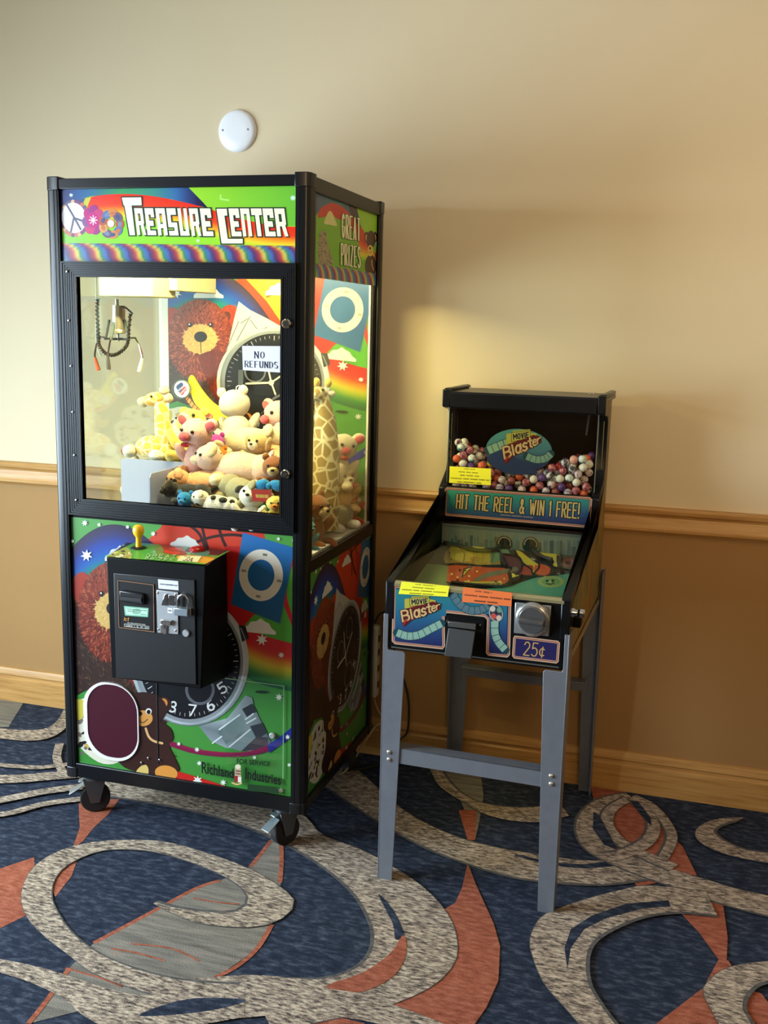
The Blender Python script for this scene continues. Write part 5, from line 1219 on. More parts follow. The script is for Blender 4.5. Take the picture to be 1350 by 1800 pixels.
# coin mechanism with round turning knob
cm = pb(MB().prism(PQ((906, 1058), (970, 1064), (965, 1118), (904, 1112)), fr, .0005, .006), 'coin_plate', mat('coin_plate_steel', (150, 152, 154), .34, .6), bevel=.002)
p = atl(936, 1089, 1, -.01)
kn = pb(MB().lathe((p.x, -.006, p.z), (0, -1, 0), [(0, .046), (.006, .046), (.010, .043), (.012, .037)], 40), 'knob_ring', mat('knob_chrome', (170, 170, 168), .2, .75), cm, bevel=0)
pb(MB().lathe((p.x, -.0185, p.z), (0, -1, 0), [(0, .036), (.002, .035)], 36).hexa([(p.x - .036, -.020, p.z - .011), (p.x + .036, -.020, p.z - .014), (p.x + .034, -.020, p.z + .008), (p.x - .034, -.020, p.z + .011), (p.x - .032, -.036, p.z - .004), (p.x + .032, -.036, p.z - .007), (p.x + .032, -.036, p.z + .001), (p.x - .032, -.036, p.z + .004)]), 'turning_handle', mat('satin_chrome', (104, 104, 104), .26, .6), kn, bevel=.001)
pb(MB().prism(PQ((928, 1062), (946, 1064), (946, 1068), (928, 1066)), fr, .006, .009), 'coin_slot', mat('slot_black', (6, 6, 6), .6), cm, bevel=0)
# playfield glass and its front strip
gA, gB = (0.0, .8785), (.507, .968)
pb(MB().prism([(.004, .8785), (.506, .9655), (.506, .969), (.004, .882)], lambda u, v, h: (h, u, v), .0245, w - .0245), 'playfield_glass', glass_mat('playfield_glass', (244, 248, 242), .5), bevel=0, smooth=False)
pb(MB().prism([(-.004, .870), (-.004, .8775), (.004, .884), (.012, .884), (.004, .878), (.002, .870)], lambda u, v, h: (h, u, v), .0245, w - .0165), 'glass_strip', mat('strip_metal', (188, 176, 130), .3, .7), bevel=0)
# playfield board with print, back wall with two ball tunnels
P0, P1 = Vector((0, .03, .815)), Vector((0, .47, .897)); pn = Vector((0, -(P1.z - P0.z), P1.y - P0.y)).normalized()
def PF(px, py): p = atp(px, py, P0, pn); return (p.x, p.y)
def pfz(y): return P0.z + (P1.z - P0.z) * (y - P0.y) / (P1.y - P0.y)
pb(MB().prism([(.016, pfz(.016) - .012), (.48, pfz(.48) - .012), (.48, pfz(.48) - .002), (.016, pfz(.016) - .002)], lambda u, v, h: (h, u, v), .0245, w - .0245), 'playfield', blackm, bevel=0)
pa = Art(lambda X, Y: PF(650 + X / 3, 660 + Y / 3))
pa.poly([(0, 700), (1350, 760), (1350, 1260), (0, 1200)], (40, 44, 40))
pa.poly([(180, 1030), (250, 985), (420, 1000), (410, 1110), (160, 1085)], (104, 128, 84))
pa.poly([(420, 905), (560, 915), (680, 940), (690, 1000), (560, 1000), (400, 992)], (150, 120, 66), 3); pa.ellipse(500, 955, 60, 24, (176, 150, 80)); pa.ellipse(560, 965, 30, 14, (140, 100, 60))
pa.poly([(480, 868), (560, 880), (655, 888), (660, 905), (590, 925)], (190, 174, 70)); 
pa.poly([(640, 905), (720, 900), (740, 935), (660, 985), (630, 980)], (96, 130, 110))
pa.poly([(410, 1000), (470, 990), (600, 1004), (740, 1012), (730, 1040), (742, 1090), (640, 1108), (405, 1090)], (180, 76, 46))
pa.poly([(700, 940), (790, 960), (800, 1020), (770, 1050), (720, 1000)], (92, 50, 60), 3)
pa.poly([(760, 912), (800, 925), (850, 965), (895, 1000), (860, 1045), (850, 1020), (800, 980)], (196, 178, 66))
pa.poly([(865, 910), (1005, 942), (1000, 990), (985, 1012), (960, 1000), (965, 975), (900, 962)], (196, 178, 66))
pa.poly([(880, 990), (950, 1010), (935, 1050), (870, 1040)], (190, 84, 52), 3); pa.poly([(800, 1010), (860, 1000), (850, 1060), (790, 1070)], (150, 56, 46), 3)
pa.poly([(990, 950), (1095, 945), (1085, 1035), (1010, 1020)], (84, 70, 60), 3); pa.ellipse(1050, 985, 34, 22, (140, 60, 54)); pa.ellipse(1050, 985, 18, 10, (60, 40, 40))
pa.poly([(760, 1100), (870, 1065), (1062, 1042), (1030, 1180), (560, 1130)], (80, 146, 136)); pa.ellipse(955, 1085, 70, 30, (150, 160, 100)); pa.ellipse(955, 1085, 50, 20, (110, 150, 110)); pa.ellipse(935, 1080, 8, 6, (40, 50, 40)); pa.ellipse(965, 1080, 8, 6, (40, 50, 40)); pa.stroke([(930, 1094), (950, 1100), (972, 1092)], 5, (60, 70, 50), 3)
for t in ([(484, 1068), (494, 1016), (548, 1000)], [(738, 1030), (805, 1052), (745, 1072)]): pa.poly(t, (28, 26, 24)); c = (sum(x for x, _ in t) / 3, sum(y for _, y in t) / 3); pa.poly([(c[0] + (x - c[0]) * .62, c[1] + (y - c[1]) * .62) for x, y in t], (200, 184, 80))
pa.stroke([(560, 1078), (620, 1050), (690, 1036), (770, 1018)], 24, (110, 104, 92), 5)
pa.poly([(500, 1086), (700, 1084), (692, 1112), (496, 1112)], (186, 170, 80)); pa.bars([(510, 1092), (690, 1090), (684, 1106), (506, 1106)], [(0, 1)], (34, 30, 24), .8, 4)
pa.poly([(700, 1112), (760, 1100), (860, 1062), (800, 1058), (740, 1075)], (24, 24, 24), 3)
for k in range(9): pa.ellipse(rnd.uniform(430, 720), rnd.uniform(1010, 1090), 7, 5, (226, 190, 120), keep=k > 0, n=8)
BKL = (16, 16, 16)
for P, wd in (([(640, 905), (560, 925), (470, 900), (385, 880)], 16), ([(640, 905), (690, 935), (700, 1000), (745, 1012)], 14), ([(405, 1000), (470, 990), (600, 1004), (740, 1012), (730, 1040), (742, 1090)], 8), ([(400, 992), (560, 1000), (690, 1000)], 7),
              ([(760, 912), (800, 925), (850, 965), (895, 1000), (860, 1045), (850, 1020), (800, 980), (760, 912)], 8), ([(865, 910), (1005, 942), (1000, 990), (985, 1012), (960, 1000), (965, 975), (900, 962), (865, 910)], 8), ([(860, 925), (900, 970), (955, 990)], 20),
              ([(742, 1090), (800, 1060), (870, 1062)], 12), ([(405, 1090), (500, 1112), (640, 1116), (720, 1104)], 9), ([(700, 940), (790, 960), (800, 1020), (770, 1050)], 9), ([(990, 950), (1000, 1010), (1085, 1035)], 10)):
    pa.stroke(P, wd, BKL, 4)
for k in range(22):
    x, y = rnd.uniform(420, 1060), rnd.uniform(915, 1090); pa.ellipse(x, y, rnd.uniform(4, 9), rnd.uniform(3, 6), rnd.choice([(206, 190, 110), (70, 40, 40), (150, 150, 130), (200, 90, 60), BKL]), keep=k > 0, n=8)
for k in range(5): pa.stroke([(430 + 50 * k, 915 + 4 * k), (450 + 50 * k, 945), (440 + 50 * k, 985)], 4, (120, 96, 50), 3)
pa.build('playfield_print', art_mat('playfield_print', .35), pin, lambda x, y, h: Vector((x, y, pfz(y) - .0018 + h)), (.0255, .017, w - .0255, .478), dz=.00002)
bw = Art(PM(.47))
bw.poly([(700, 900), (1100, 900), (1100, 1000), (700, 1000)], (120, 130, 126))
bw.poly([(776, 921), (1034, 942), (1030, 946), (780, 926)], (96, 104, 100))
x = 784
while x < 1028:
    h_ = rnd.uniform(6, 20); wd = rnd.uniform(3, 8); y = 958 + (x - 780) * .05; bw.poly([(x, y - h_), (x + wd, y - h_), (x + wd, y + 12), (x, y + 12)], rnd.choice([(74, 82, 88), (90, 100, 104), (104, 114, 112)]), keep=True); x += wd + rnd.uniform(0, 4)
bw.L += 1
for px, py in ((886, 956), (932, 958)): bw.ellipse(px, py, 16, 16, (128, 120, 104)); bw.ellipse(px, py, 14, 14, (8, 8, 9))
pb(MB().box(.0245, w - .0245, .4705, .48, .86, .962), 'playfield_back_wall', blackm, bevel=0)
bw.build('back_wall_print', art_mat('back_wall_print', .4), pin, lambda x, z, h: Vector((x, .4703 - h, z)), (.0255, .885, w - .0255, .960), dz=.00002)
for px, py in ((886, 956), (932, 958)):
    p = atl(px, py, 1, .46); mb = MB(); mb.tube([(p.x + .019 * math.cos(t * .3), .466, p.z + .019 * math.sin(t * .3)) for t in range(-1, 12)], .0022, 6); pb(mb, 'tunnel_rim', mat('tunnel_rim', (150, 140, 120), .4), bevel=0)
def rail_(pts, r, m, name): pb(MB().tube([Vector((PF(650 + X / 3, 660 + Y / 3)[0], PF(650 + X / 3, 660 + Y / 3)[1], pfz(PF(650 + X / 3, 660 + Y / 3)[1]) + r)) for X, Y in catmull(pts, 4)], r, 8), name, m, bevel=0)
rb = mat('black_rubber_band', (18, 18, 18), .6)
rail_([(390, 890), (470, 905), (560, 930), (650, 930), (690, 905)], .006, rb, 'ball_guide'); rail_([(860, 930), (910, 965), (960, 980)], .006, rb, 'ball_guide'); rail_([(430, 1096), (560, 1110), (690, 1118), (760, 1096), (800, 1060)], .004, rb, 'ball_guide'); rail_([(690, 950), (700, 990), (720, 1010)], .005, rb, 'ball_guide')
# sign board above the playfield
bd = MB().box(.024, w - .024, .507, .525, .968, 1.066); hb = pb(bd, 'sign_board', blackm)
hd = Art(PM(.5055))
HQ = [(782, 860), (785.5, 856.5), (1037, 874), (1041, 878), (1037, 924), (1033, 928), (784, 906.5), (780, 902)]
hd.poly(HQ, (196, 160, 136)); hd.poly(inset(HQ, 2), (150, 56, 50)); hd.poly(inset(HQ, 3.2), (190, 156, 130)); hd.poly(inset(HQ, 4.2), (40, 70, 90))
hd.vgrad(inset(HQ, 5), [(0, (60, 160, 130)), (.35, (48, 130, 128)), (.7, (46, 80, 122)), (1, (44, 44, 92))])
hd.text('HIT THE REEL & WIN 1 FREE!', [(804, 869), (1019, 885), (1017, 911), (802, 893)], (200, 176, 112), .105, (34, 44, 50), .12, gap=.36)
hd.bars([(880, 903), (938, 908), (938, 911.5), (880, 906.5)], [(0, 1)], (150, 150, 150), .7, 3)
hd.build('sign_print', DEC, hb, lambda x, z, h: Vector((x, .5063 - h, z)), dz=.00002)
# oval sign inside the case
ov = Art(PM(.553))
ov.vgrad(ell(912, 793, 58.5, 39, 44, .06), [(0, (88, 160, 140)), (.5, (76, 130, 136)), (.75, (44, 70, 104)), (1, (34, 44, 84))])
ov.poly([(856, 806), (880, 790), (910, 806), (945, 830), (925, 834), (890, 832), (866, 820)], (44, 66, 104), 4)
film(ov, [(858, 792), (872, 786), (888, 780), (905, 776)], 14, 5, (150, 186, 150)); film(ov, [(926, 802), (942, 808), (958, 806), (968, 798)], 12, 6, (136, 176, 150))
logo(ov, lambda x, y: (880 + x * .72, 756 + y * .74 + (x - 50) * -.07))
ovp = pb(MB().prism([(atl(px, py, 1, .553).x, atl(px, py, 1, .553).z) for px, py in ell(912, 793, 59, 39.5, 44, .06)], lambda u, v, h: (u, h, v), .5535, .556), 'oval_sign', blackm, bevel=0)
ov.build('oval_sign_print', DEC, ovp, lambda x, z, h: Vector((x, .5533 - h, z)), dz=.00002)
# plunger and lock on the right side
pg = pb(MB().lathe((w, .03, .842), (1, 0, 0), [(0, .012), (.004, .012), (.012, .008), (.016, .008), (.022, .013), (.030, .013), (.034, .008)], 20), 'side_lock', chrome, bevel=0)
pb(MB().box(w, w + .022, .05, .085, .795, .822), 'side_latch', blackm, bevel=.003)
pb(MB().box(w - .009, w - .004, .02, .74, zu - .002, zu + .008), 'side_edge_strip', mat('tan_strip', (150, 124, 84), .45), bevel=0)

# legs: folded sheet-metal, tapering
def leg(x, y, sx, sy):
    T = .003
    mb = MB()
    face = [(0, 0), (.041, 0), (.0615, zu - .008), (.056, zu - .002), (.0125, zu - .002), (.0105, zu + .006), (.0105, .79), (0, .79)]
    mb.prism(face, lambda u, v, h: (x + sx * (u - .001), y - sy * h, v), .001, .001 + T)
    flange = [(-.0045, 0), (.036, 0), (.062, zu - .01), (.062, .79), (-.0045, .79)]
    mb.prism(flange, lambda u, v, h: (x + sx * (h - .0035), y + sy * u, v), 0, T)
    return pb(mb, 'leg', galv, bevel=.0008)
L1 = leg(0, 0, 1, 1); L2 = leg(w, 0, -1, 1); L3 = leg(0, .786, 1, -1); L4 = leg(w, .786, -1, -1)
for lg, pts in ((L1, ((684, 1322), (684, 1335))), (L2, ((969, 1364), (969, 1378)))):
    for px, py in pts:
        p = atl(px, py, 1, -.004); pb(MB().lathe((p.x, -.004, p.z), (0, -1, 0), [(0, .0065), (.002, .0065), (.004, .0045), (.0048, .0015)], 14), 'bolt', mat('bright_bolt', (214, 214, 210), .25, .9), lg, bevel=0)
for nm, y0_, sg in (('cross_brace', .0, 1), ('cross_brace', .786, -1)):
    z0, z1 = .360, .405
    mb = MB(); mb.box(.030, w - .030, min(y0_, y0_ + sg * .003), max(y0_, y0_ + sg * .003), z0, z1); mb.box(.034, w - .034, min(y0_, y0_ + sg * .046), max(y0_, y0_ + sg * .046), z1 - .003, z1)
    pb(mb, nm, galv, bevel=.001)
# paper notes taped to the machine
yn, on_ = (238, 234, 50), (226, 116, 60)
def note(name, quadpx, y, col, rows, label, tape=False, bend=None):
    a = Art(lambda x, z: (x, z)); P = [atl(px, py, 1, y) for px, py in quadpx]; q = [(p.x, p.z) for p in P]
    a.poly(q, col); a.bars(q, rows, mixc(col, (30, 30, 30), .62), .34, 4)
    def fn(x, z, h):
        d = 0
        if bend is not None: d = max(0, bend - z) * .0 + (0 if z < bend else (z - bend) * .0)
        return PBM @ Vector((x, y - h - d, z))
    o = a.build(name, print_mat, None, fn, dz=.00004)
    tag(recentre(o), label, 'paper note', 'paper notes on the pinball machine'); return o
note('paper_note', [(706, 1022), (790, 1030), (787, 1049), (700.5, 1044)], -.0065, yn, [(.3, .72), (.25, .7), (.05, .98), (.22, .72)], 'yellow paper note taped over the front left edge of the playfield glass')
note('paper_note', [(814, 1032), (900, 1042), (899, 1066), (812, 1058)], -.0065, on_, [(.25, .6), (.04, .97), (.25, .72)], 'orange paper note taped over the front edge of the playfield glass')
note('paper_note', [(790.5, 819.5), (863, 824), (862.5, 853), (789.5, 848.5)], .5265, yn, [(.35, .62), (.22, .72), (.26, .72), (.04, .97), (.2, .78)], 'yellow paper note stuck on the case window in front of the balls')

# bouncy balls in the case, settled one on another
BR_ = .0128
kinds = [('white', mat('ball_white', (226, 222, 204), .35)), ('yellow', mat('ball_yellow', (226, 184, 40), .35)), ('orange', mat('ball_orange', (222, 104, 64), .35)),
         ('purple', swirl_mat('ball_purple', (60, 36, 84), (92, 60, 120))), ('teal swirl', swirl_mat('ball_teal', (28, 110, 104), (70, 160, 146), (220, 226, 214))), ('red', swirl_mat('ball_red', (150, 36, 44), (178, 54, 60))),
         ('black and white swirl', swirl_mat('ball_blackwhite', (24, 24, 30), (70, 70, 84), (222, 218, 214), 20)), ('pink swirl', swirl_mat('ball_pink', (196, 110, 106), (224, 150, 140), (120, 44, 70), 18)),
         ('lilac swirl', swirl_mat('ball_lilac', (120, 96, 130), (70, 50, 84), (214, 200, 206), 18)), ('brown', swirl_mat('ball_brown', (112, 50, 46), (140, 74, 66))), ('maroon and white swirl', swirl_mat('ball_maroon', (84, 24, 36), (50, 26, 44), (214, 196, 190), 16)), ('pale pink', mat('ball_palepink', (226, 166, 146), .35))]
KM = dict(kinds)
proto = MB().ball((0, 0, 0), BR_, seg=3).build('bouncy_ball', KM['white'])
balls = []
bx0, bx1, by0, by1 = .031 + BR_, w - .031 - BR_, .5325 + BR_, .66
def profile(x, y):
    u = (x - .03) / (w - .06); c = u - .47
    return 1.118 + (.088 if c < 0 else .064) * min(1, max(0, abs(c) - .1) * 3.1)
def settle(x, y):
    z = 1.0605 + BR_
    if y > .57: z = max(z, 1.06 + (y - .575) * 1.118 + BR_ * 1.5)
    for bxx, byy, bz in balls:
        d2 = (x - bxx) ** 2 + (y - byy) ** 2
        if d2 < 4 * BR_ * BR_: z = max(z, bz + math.sqrt(4 * BR_ * BR_ - d2) + .0002)
    return z
def in_sign(x, y, z):      # keep clear of the oval sign board
    return .5535 - BR_ < y < .556 + BR_ and ((x - .244) / (.107 + BR_)) ** 2 + ((z - 1.194) / (.074 + BR_)) ** 2 < 1
r2 = random.Random(3); tries = 0
while tries < 1600 and len(balls) < 260:
    tries += 1; best = None
    for _ in range(14):
        x = r2.uniform(bx0, bx1); y = by0 if r2.random() < .5 else r2.uniform(by0, by1)
        z = settle(x, y)
        if z > profile(x, y) or in_sign(x, y, z): continue
        if best is None or z < best[2]: best = (x, y, z)
    if best: balls.append(best)
weights = ['white'] * 5 + ['yellow'] + ['orange'] * 2 + ['purple'] * 4 + ['teal swirl'] * 2 + ['red'] * 2 + ['black and white swirl'] * 5 + ['pink swirl'] * 4 + ['lilac swirl'] * 5 + ['brown'] * 3 + ['maroon and white swirl'] * 5 + ['pale pink'] * 2
order = sorted(balls, key=lambda b: b[0])
meshes = {}; picks = [(b, r2.choice(weights)) for b in order]
ORD = 'first second third fourth fifth sixth seventh eighth ninth tenth eleventh twelfth thirteenth fourteenth fifteenth sixteenth seventeenth eighteenth nineteenth twentieth'.split()
cnt = {}
def shown(b):         # nothing of the pile between this ball and the window
    v = (PBI @ CP - Vector(b)).normalized()
    for c in balls:
        if c is b or c[1] > b[1] + .02: continue
        d = Vector(c) - Vector(b); t = d.dot(v)
        if t > 0 and (d - v * t).length < BR_ * .9: return False
    return True
for i, (b, k) in enumerate(picks):
    o = proto.copy()
    if k not in meshes: m_ = proto.data.copy(); m_.name = 'bouncy_ball'; m_.materials[0] = KM[k]; meshes[k] = m_
    o.data = meshes[k]; o.location = PBM @ Vector(b); o.rotation_euler = (r2.uniform(0, 6), r2.uniform(0, 6), r2.uniform(0, 6))
    COL.objects.link(o)
    if shown(b) and cnt.get(k, 0) < 20:
        n_ = cnt.get(k, 0); cnt[k] = n_ + 1
        tag(o, '%s ball in the case, %s from the left among its colour' % (k, ORD[n_]), 'ball', k + ' bouncy balls in the top case')
    else: tag(o, '%s bouncy ball buried behind others in the pinball case' % k, 'ball', k + ' bouncy balls in the top case')
bpy.data.objects.remove(proto)

# ================================================================ PLUSH TOYS IN THE CLAW MACHINE
def plushm(name, rgb): return mat('plush_' + name, rgb, .95, 0, .1, noise_amt=.3, scale=60, bump=.7, bscale=260, sheen=.35)
PK, PKD, CR, YE, TN, GY, BK, WH, BL_, OR, BRN, RD, PC, TL, PU = (plushm(n, c) for n, c in (('pink', (238, 190, 184)), ('rose', (214, 92, 104)), ('cream', (236, 222, 188)), ('yellow', (238, 212, 110)), ('tan', (206, 176, 126)),
    ('sage', (158, 154, 124)), ('black', (26, 24, 24)), ('white', (238, 232, 218)), ('blue', (30, 128, 190)), ('orange', (232, 140, 44)), ('brown', (140, 84, 46)), ('red', (190, 40, 34)), ('peach', (240, 178, 132)), ('teal', (70, 146, 156)), ('purple', (176, 60, 160))))
eye_m = mat('toy_eye', (14, 12, 12), .15); GIR = giraffe_mat('giraffe_plush', (226, 176, 80), (246, 232, 178), 34); GIR2 = giraffe_mat('tall_giraffe_plush', (150, 122, 62), (226, 214, 168), 30)
from mathutils import Euler
def V3(px, py, y): return at(px, py, 1, y)
class Toy:
    def __init__(s, name, label, cat, c, rot=(0, 0, 0), sc=1.0):
        s.c = Vector(c); s.R = Euler([math.radians(a) for a in rot]).to_matrix(); s.k = sc
        s.t = thing(name, label, cat, s.c - Vector((0, 0, .05 * sc)), 'plush toys in the claw machine')
    def p(s, v): return s.c + s.R @ (Vector(v) * s.k)
    def part(s, name, m, blobs, parent=None, fuzz=.0022, seg=3):
        mb = MB()
        for b_ in blobs:
            c, r = b_[0], b_[1]; r = (r, r, r) if isinstance(r, (int, float)) else r
            rr = s.R @ Euler([math.radians(a) for a in b_[2]]).to_matrix() if len(b_) > 2 else s.R
            mb.ball(s.p(c), tuple(q * s.k for q in r), rr, seg, fuzz, 55)
        return mb.build(name, m, parent or s.t, angle=180)
    def eyes(s, L, r=.006):
        for c in L: MB().ball(s.p(c), r * s.k, None, 2).build('eye', eye_m, s.t)
# toys face -y (towards the door) before turning
def pig(label, c, rot, sc=1.0, body=PK):
    t = Toy('pig_plush', label, 'plush toy', c, rot, sc)
    hd = t.part('head', body, [((0, 0, .045), (.052, .046, .046))]); t.part('body', body, [((0, .012, -.04), (.042, .038, .055))])
    sn = t.part('snout', PKD, [((-.006, -.05, .036), (.017, .012, .014))], hd, 0); t.part('mouth', RD, [((-.004, -.044, .012), (.015, .008, .008), (0, 0, 0))], hd, 0)
    for s_ in (-1, 1):
        e = t.part('ear', body, [((s_ * .052, .004, .078), (.027, .011, .02), (0, -s_ * 28, 0))], fuzz=.001); t.part('ear_lining', PKD, [((s_ * .054, -.005, .077), (.020, .006, .014), (0, -s_ * 28, 0))], e, 0)
        t.part('arm', body, [((s_ * .04, -.014, -.022), (.015, .015, .036), (20, s_ * 28, 0))]); t.part('leg', body, [((s_ * .026, -.022, -.085), (.019, .032, .018))])
    t.eyes([(-.022, -.042, .055), (.020, -.042, .055)]); return t
def bear(label, c, rot, sc, col, muz, name='bear_plush', ear='round', cat='plush toy', nose=None, belly=None):
    t = Toy(name, label, cat, c, rot, sc)
    hd = t.part('head', col, [((0, 0, .05), (.05, .046, .045))]); t.part('body', belly or col, [((0, .012, -.035), (.047, .042, .055))])
    t.part('muzzle', muz, [((0, -.040, .038), (.025, .018, .019))], hd, .001); t.part('nose', nose or eye_m, [((0, -.058, .044), (.009, .005, .006))], hd, 0, 2)
    for s_ in (-1, 1):
        if ear == 'round': t.part('ear', col, [((s_ * .036, .004, .09), (.016, .009, .016))])
        elif ear == 'long': t.part('ear', col, [((s_ * .02, .008, .125), (.013, .009, .042), (0, s_ * 12, 0))])
        elif ear == 'flop': t.part('ear', col if ear != 'x' else BK, [((s_ * .052, .0, .05), (.012, .018, .034), (0, s_ * 14, 0))])
        elif ear == 'black': t.part('ear', BK, [((s_ * .05, -.004, .072), (.022, .010, .015), (0, s_ * 20, 0))])
        t.part('arm', col, [((s_ * .046, -.016, -.018), (.016, .018, .04), (25, s_ * 30, 0))]); t.part('leg', col, [((s_ * .032, -.034, -.08), (.022, .04, .02))])
    t.eyes([(-.02, -.044, .06), (.02, -.044, .06)]); return t
def lump(label, c, rot, sc, col, foot, name='dog_plush', patches=None):
    """a plush animal lying on its belly"""
    t = Toy(name, label, 'plush toy', c, rot, sc)
    t.part('body', col, [((0, 0, 0), (.09, .052, .048)), ((.055, 0, .004), (.05, .05, .046))]); hd = t.part('head', col, [((-.095, -.01, .02), (.044, .042, .038))])
    t.part('muzzle', foot, [((-.128, -.022, .01), (.02, .017, .014))], hd, .001); t.part('tail', col, [((.108, .01, .02), (.03, .012, .012), (0, -30, 0))])
    for x in (-.055, .06):
        for y in (-.045, .04): t.part('leg', foot if y < 0 else col, [((x, y - .01, -.03), (.022, .034, .018))])
    for s_ in (-1, 1): t.part('ear', foot, [((-.088, s_ * .036, .046), (.018, .01, .024), (s_ * 30, 0, 0))])
    t.eyes([(-.128, -.034, .03), (-.112, -.046, .03)], .005)
    for q in patches or []: t.part('patch', BK, [q], None, .001)
    return t
# lower layer of the heap
bear('orange-brown bear plush at the bottom of the heap by the side window', (-.045, -.545, .972), (0, 0, 70), .85, BRN, TN)
bear('teal bear plush lowest in the corner by the side window', (-.035, -.64, .945), (0, 0, 60), .5, TL, TL)
lump('grey dog plush with white paws low against the side window', (-.06, -.33, .945), (0, 0, 75), .8, GY, WH)
bear('red bear plush low at the back by the side window', (-.05, -.205, .968), (0, 0, 50), .7, RD, RD)
lump('sage grey elephant plush lying behind the panda', V3(423, 862, -.665), (0, -8, 160), .78, GY, GY, 'elephant_plush')
lump('white calf plush with black patches lying along the front glass', V3(385, 888, -.715) + Vector((0, 0, .0)), (0, 6, 4), .62, WH, WH, 'calf_plush', [((.03, -.03, .034), (.022, .02, .014)), ((-.02, -.03, .038), (.014, .018, .012)), ((.07, -.02, .03), (.016, .02, .014))])
bear('white panda plush with black ears at the front glass', V3(441, 895, -.715), (-20, 0, 5), .78, WH, WH, 'panda_plush', 'black')
bear('small yellow chick plush in the front corner of the door window', V3(483, 900, -.735), (0, 0, 20), .5, YE, OR, 'chick_plush', 'none')
lump('black cat plush lying against the white chute wall', V3(335, 868, -.70), (0, 0, 10), .62, BK, BK, 'cat_plush')
bear('blue bear plush peeping out under the black cat', V3(326, 892, -.735), (0, 0, 0), .5, BL_, BL_)
# middle
lump('peach rabbit plush with bent ears lying on the black cat', V3(362, 850, -.63), (0, -5, 15), .85, PC, PC, 'rabbit_plush')
lump('large cream and pink dog plush lying across the middle of the heap', V3(428, 825, -.585), (0, 6, 8), 1.1, plushm('pale_pink', (242, 206, 186)), CR)
bear('brown bear plush with a big blue bow tie by the door lock', V3(482, 842, -.64), (0, 0, 15), .72, BRN, TN)
bw_ = Toy('ribbon_bow', 'bright blue ribbon bow on the brown bear by the door lock', 'bow', V3(474, 855, -.71), (0, 0, 0), .8)
for s_ in (-1, 1): bw_.part('loop', BL_, [((s_ * .03, 0, .004), (.032, .014, .02), (0, s_ * 14, 0))], None, .001)
bw_.part('knot', BL_, [((0, -.004, .002), (.012, .012, .013))], None, 0)
rt = Art(lambda x, y: (lambda p: (p.x, p.z))(at(x, y, 1, -.745)))
rt.poly([(441, 860), (476, 861), (477, 882), (444, 881)], (176, 38, 26)); rt.bars([(449, 868), (472, 869), (472, 876), (450, 875)], [(0, 1)], (226, 190, 90), .9, 2)
o = rt.build('hang_tag', print_mat, None, lambda x, z, h: Vector((x, -.745 - h, z))); tag(recentre(o), 'red card hang tag with gold print in front of the panda', 'tag')
pig('pale pink pig plush smiling beside the white chute wall', V3(343, 787, -.60), (0, 6, -14), 1.0)
bear('yellow bear plush face behind the smiling pig', V3(333, 768, -.42), (-25, 0, 5), 1.0, YE, CR, belly=YE)
lump('cream lamb plush with round body in the middle of the heap', V3(440, 778, -.45), (0, 0, 170), 1.0, CR, CR, 'lamb_plush')
bear('white rabbit plush standing highest in the heap, back turned', V3(416, 738, -.33), (0, 8, 185), 1.05, WH, WH, 'rabbit_plush', 'round', belly=plushm('off_white', (244, 226, 214)))
pig('pale pink pig plush at the right edge of the door window', V3(492, 757, -.335), (0, -6, -30), 1.08)
bear('tan puppy plush with droopy ears below the lamb', V3(452, 800, -.545), (-10, 0, -10), .7, TN, CR, 'puppy_plush', 'flop')
bear('small orange bear plush between the pig and the large dog', V3(386, 812, -.60), (0, 0, 10), .48, OR, OR)
bear('small purple bear plush behind the orange bear', V3(380, 792, -.50), (0, 0, 10), .55, PU, PU)
lump('pink rabbit plush lying along the door lock edge', V3(486, 808, -.52), (0, -10, 120), .75, PC, PK, 'rabbit_plush')
bear('tan bear plush hidden under the yellow bear', V3(345, 868, -.46), (0, 0, 0), .9, TN, CR)
bear('cream bear plush under the white rabbit at the back', V3(420, 838, -.28), (0, 0, 0), 1.0, CR, CR)
# left giraffe sitting behind the chute
g = Toy('giraffe_plush', 'yellow giraffe plush lying on top behind the white chute wall, neck bent left', 'plush toy', V3(255, 790, -.43), (0, 0, 0), 1)
def TP(px, py, y=-.43): return V3(px, py, y) - g.c
g.part('body', GIR, [(TP(268, 786), (.062, .04, .038)), (TP(295, 795), (.03, .035, .035))]); MB().tube([V3(295, 800, -.42), V3(290, 770, -.42), V3(286, 745, -.42), V3(284, 722, -.42), V3(280, 706, -.42)], [.036, .032, .027, .023, .019], 16).build('neck', GIR, g.t)
hh = g.part('head', GIR, [(TP(270, 702, -.42), (.034, .026, .023), (0, -18, 0))]); g.part('muzzle', CR, [(TP(252, 706, -.42), (.02, .02, .018))], hh)
g.part('hoof', WH, [(TP(228, 793, -.45), (.024, .024, .022))]); g.part('hoof', WH, [(TP(275, 800, -.47), (.028, .022, .018))]); g.part('tail_tuft', BRN, [(TP(218, 793, -.44), (.010, .010, .012))])
for px, py in ((289, 686), (296, 700)): g.part('horn', CR, [(TP(px, py, -.41), (.017, .015, .016))])
MB().ball(V3(266, 697, -.446), .004, None, 2).build('eye', eye_m, g.t)
bear('cream bear plush holding up the yellow giraffe behind the chute', V3(256, 862, -.42), (0, 0, 0), 1.1, CR, CR)
lump('tan dog plush lying behind the chute under the giraffe', V3(310, 842, -.27), (0, 0, 0), .9, TN, CR)
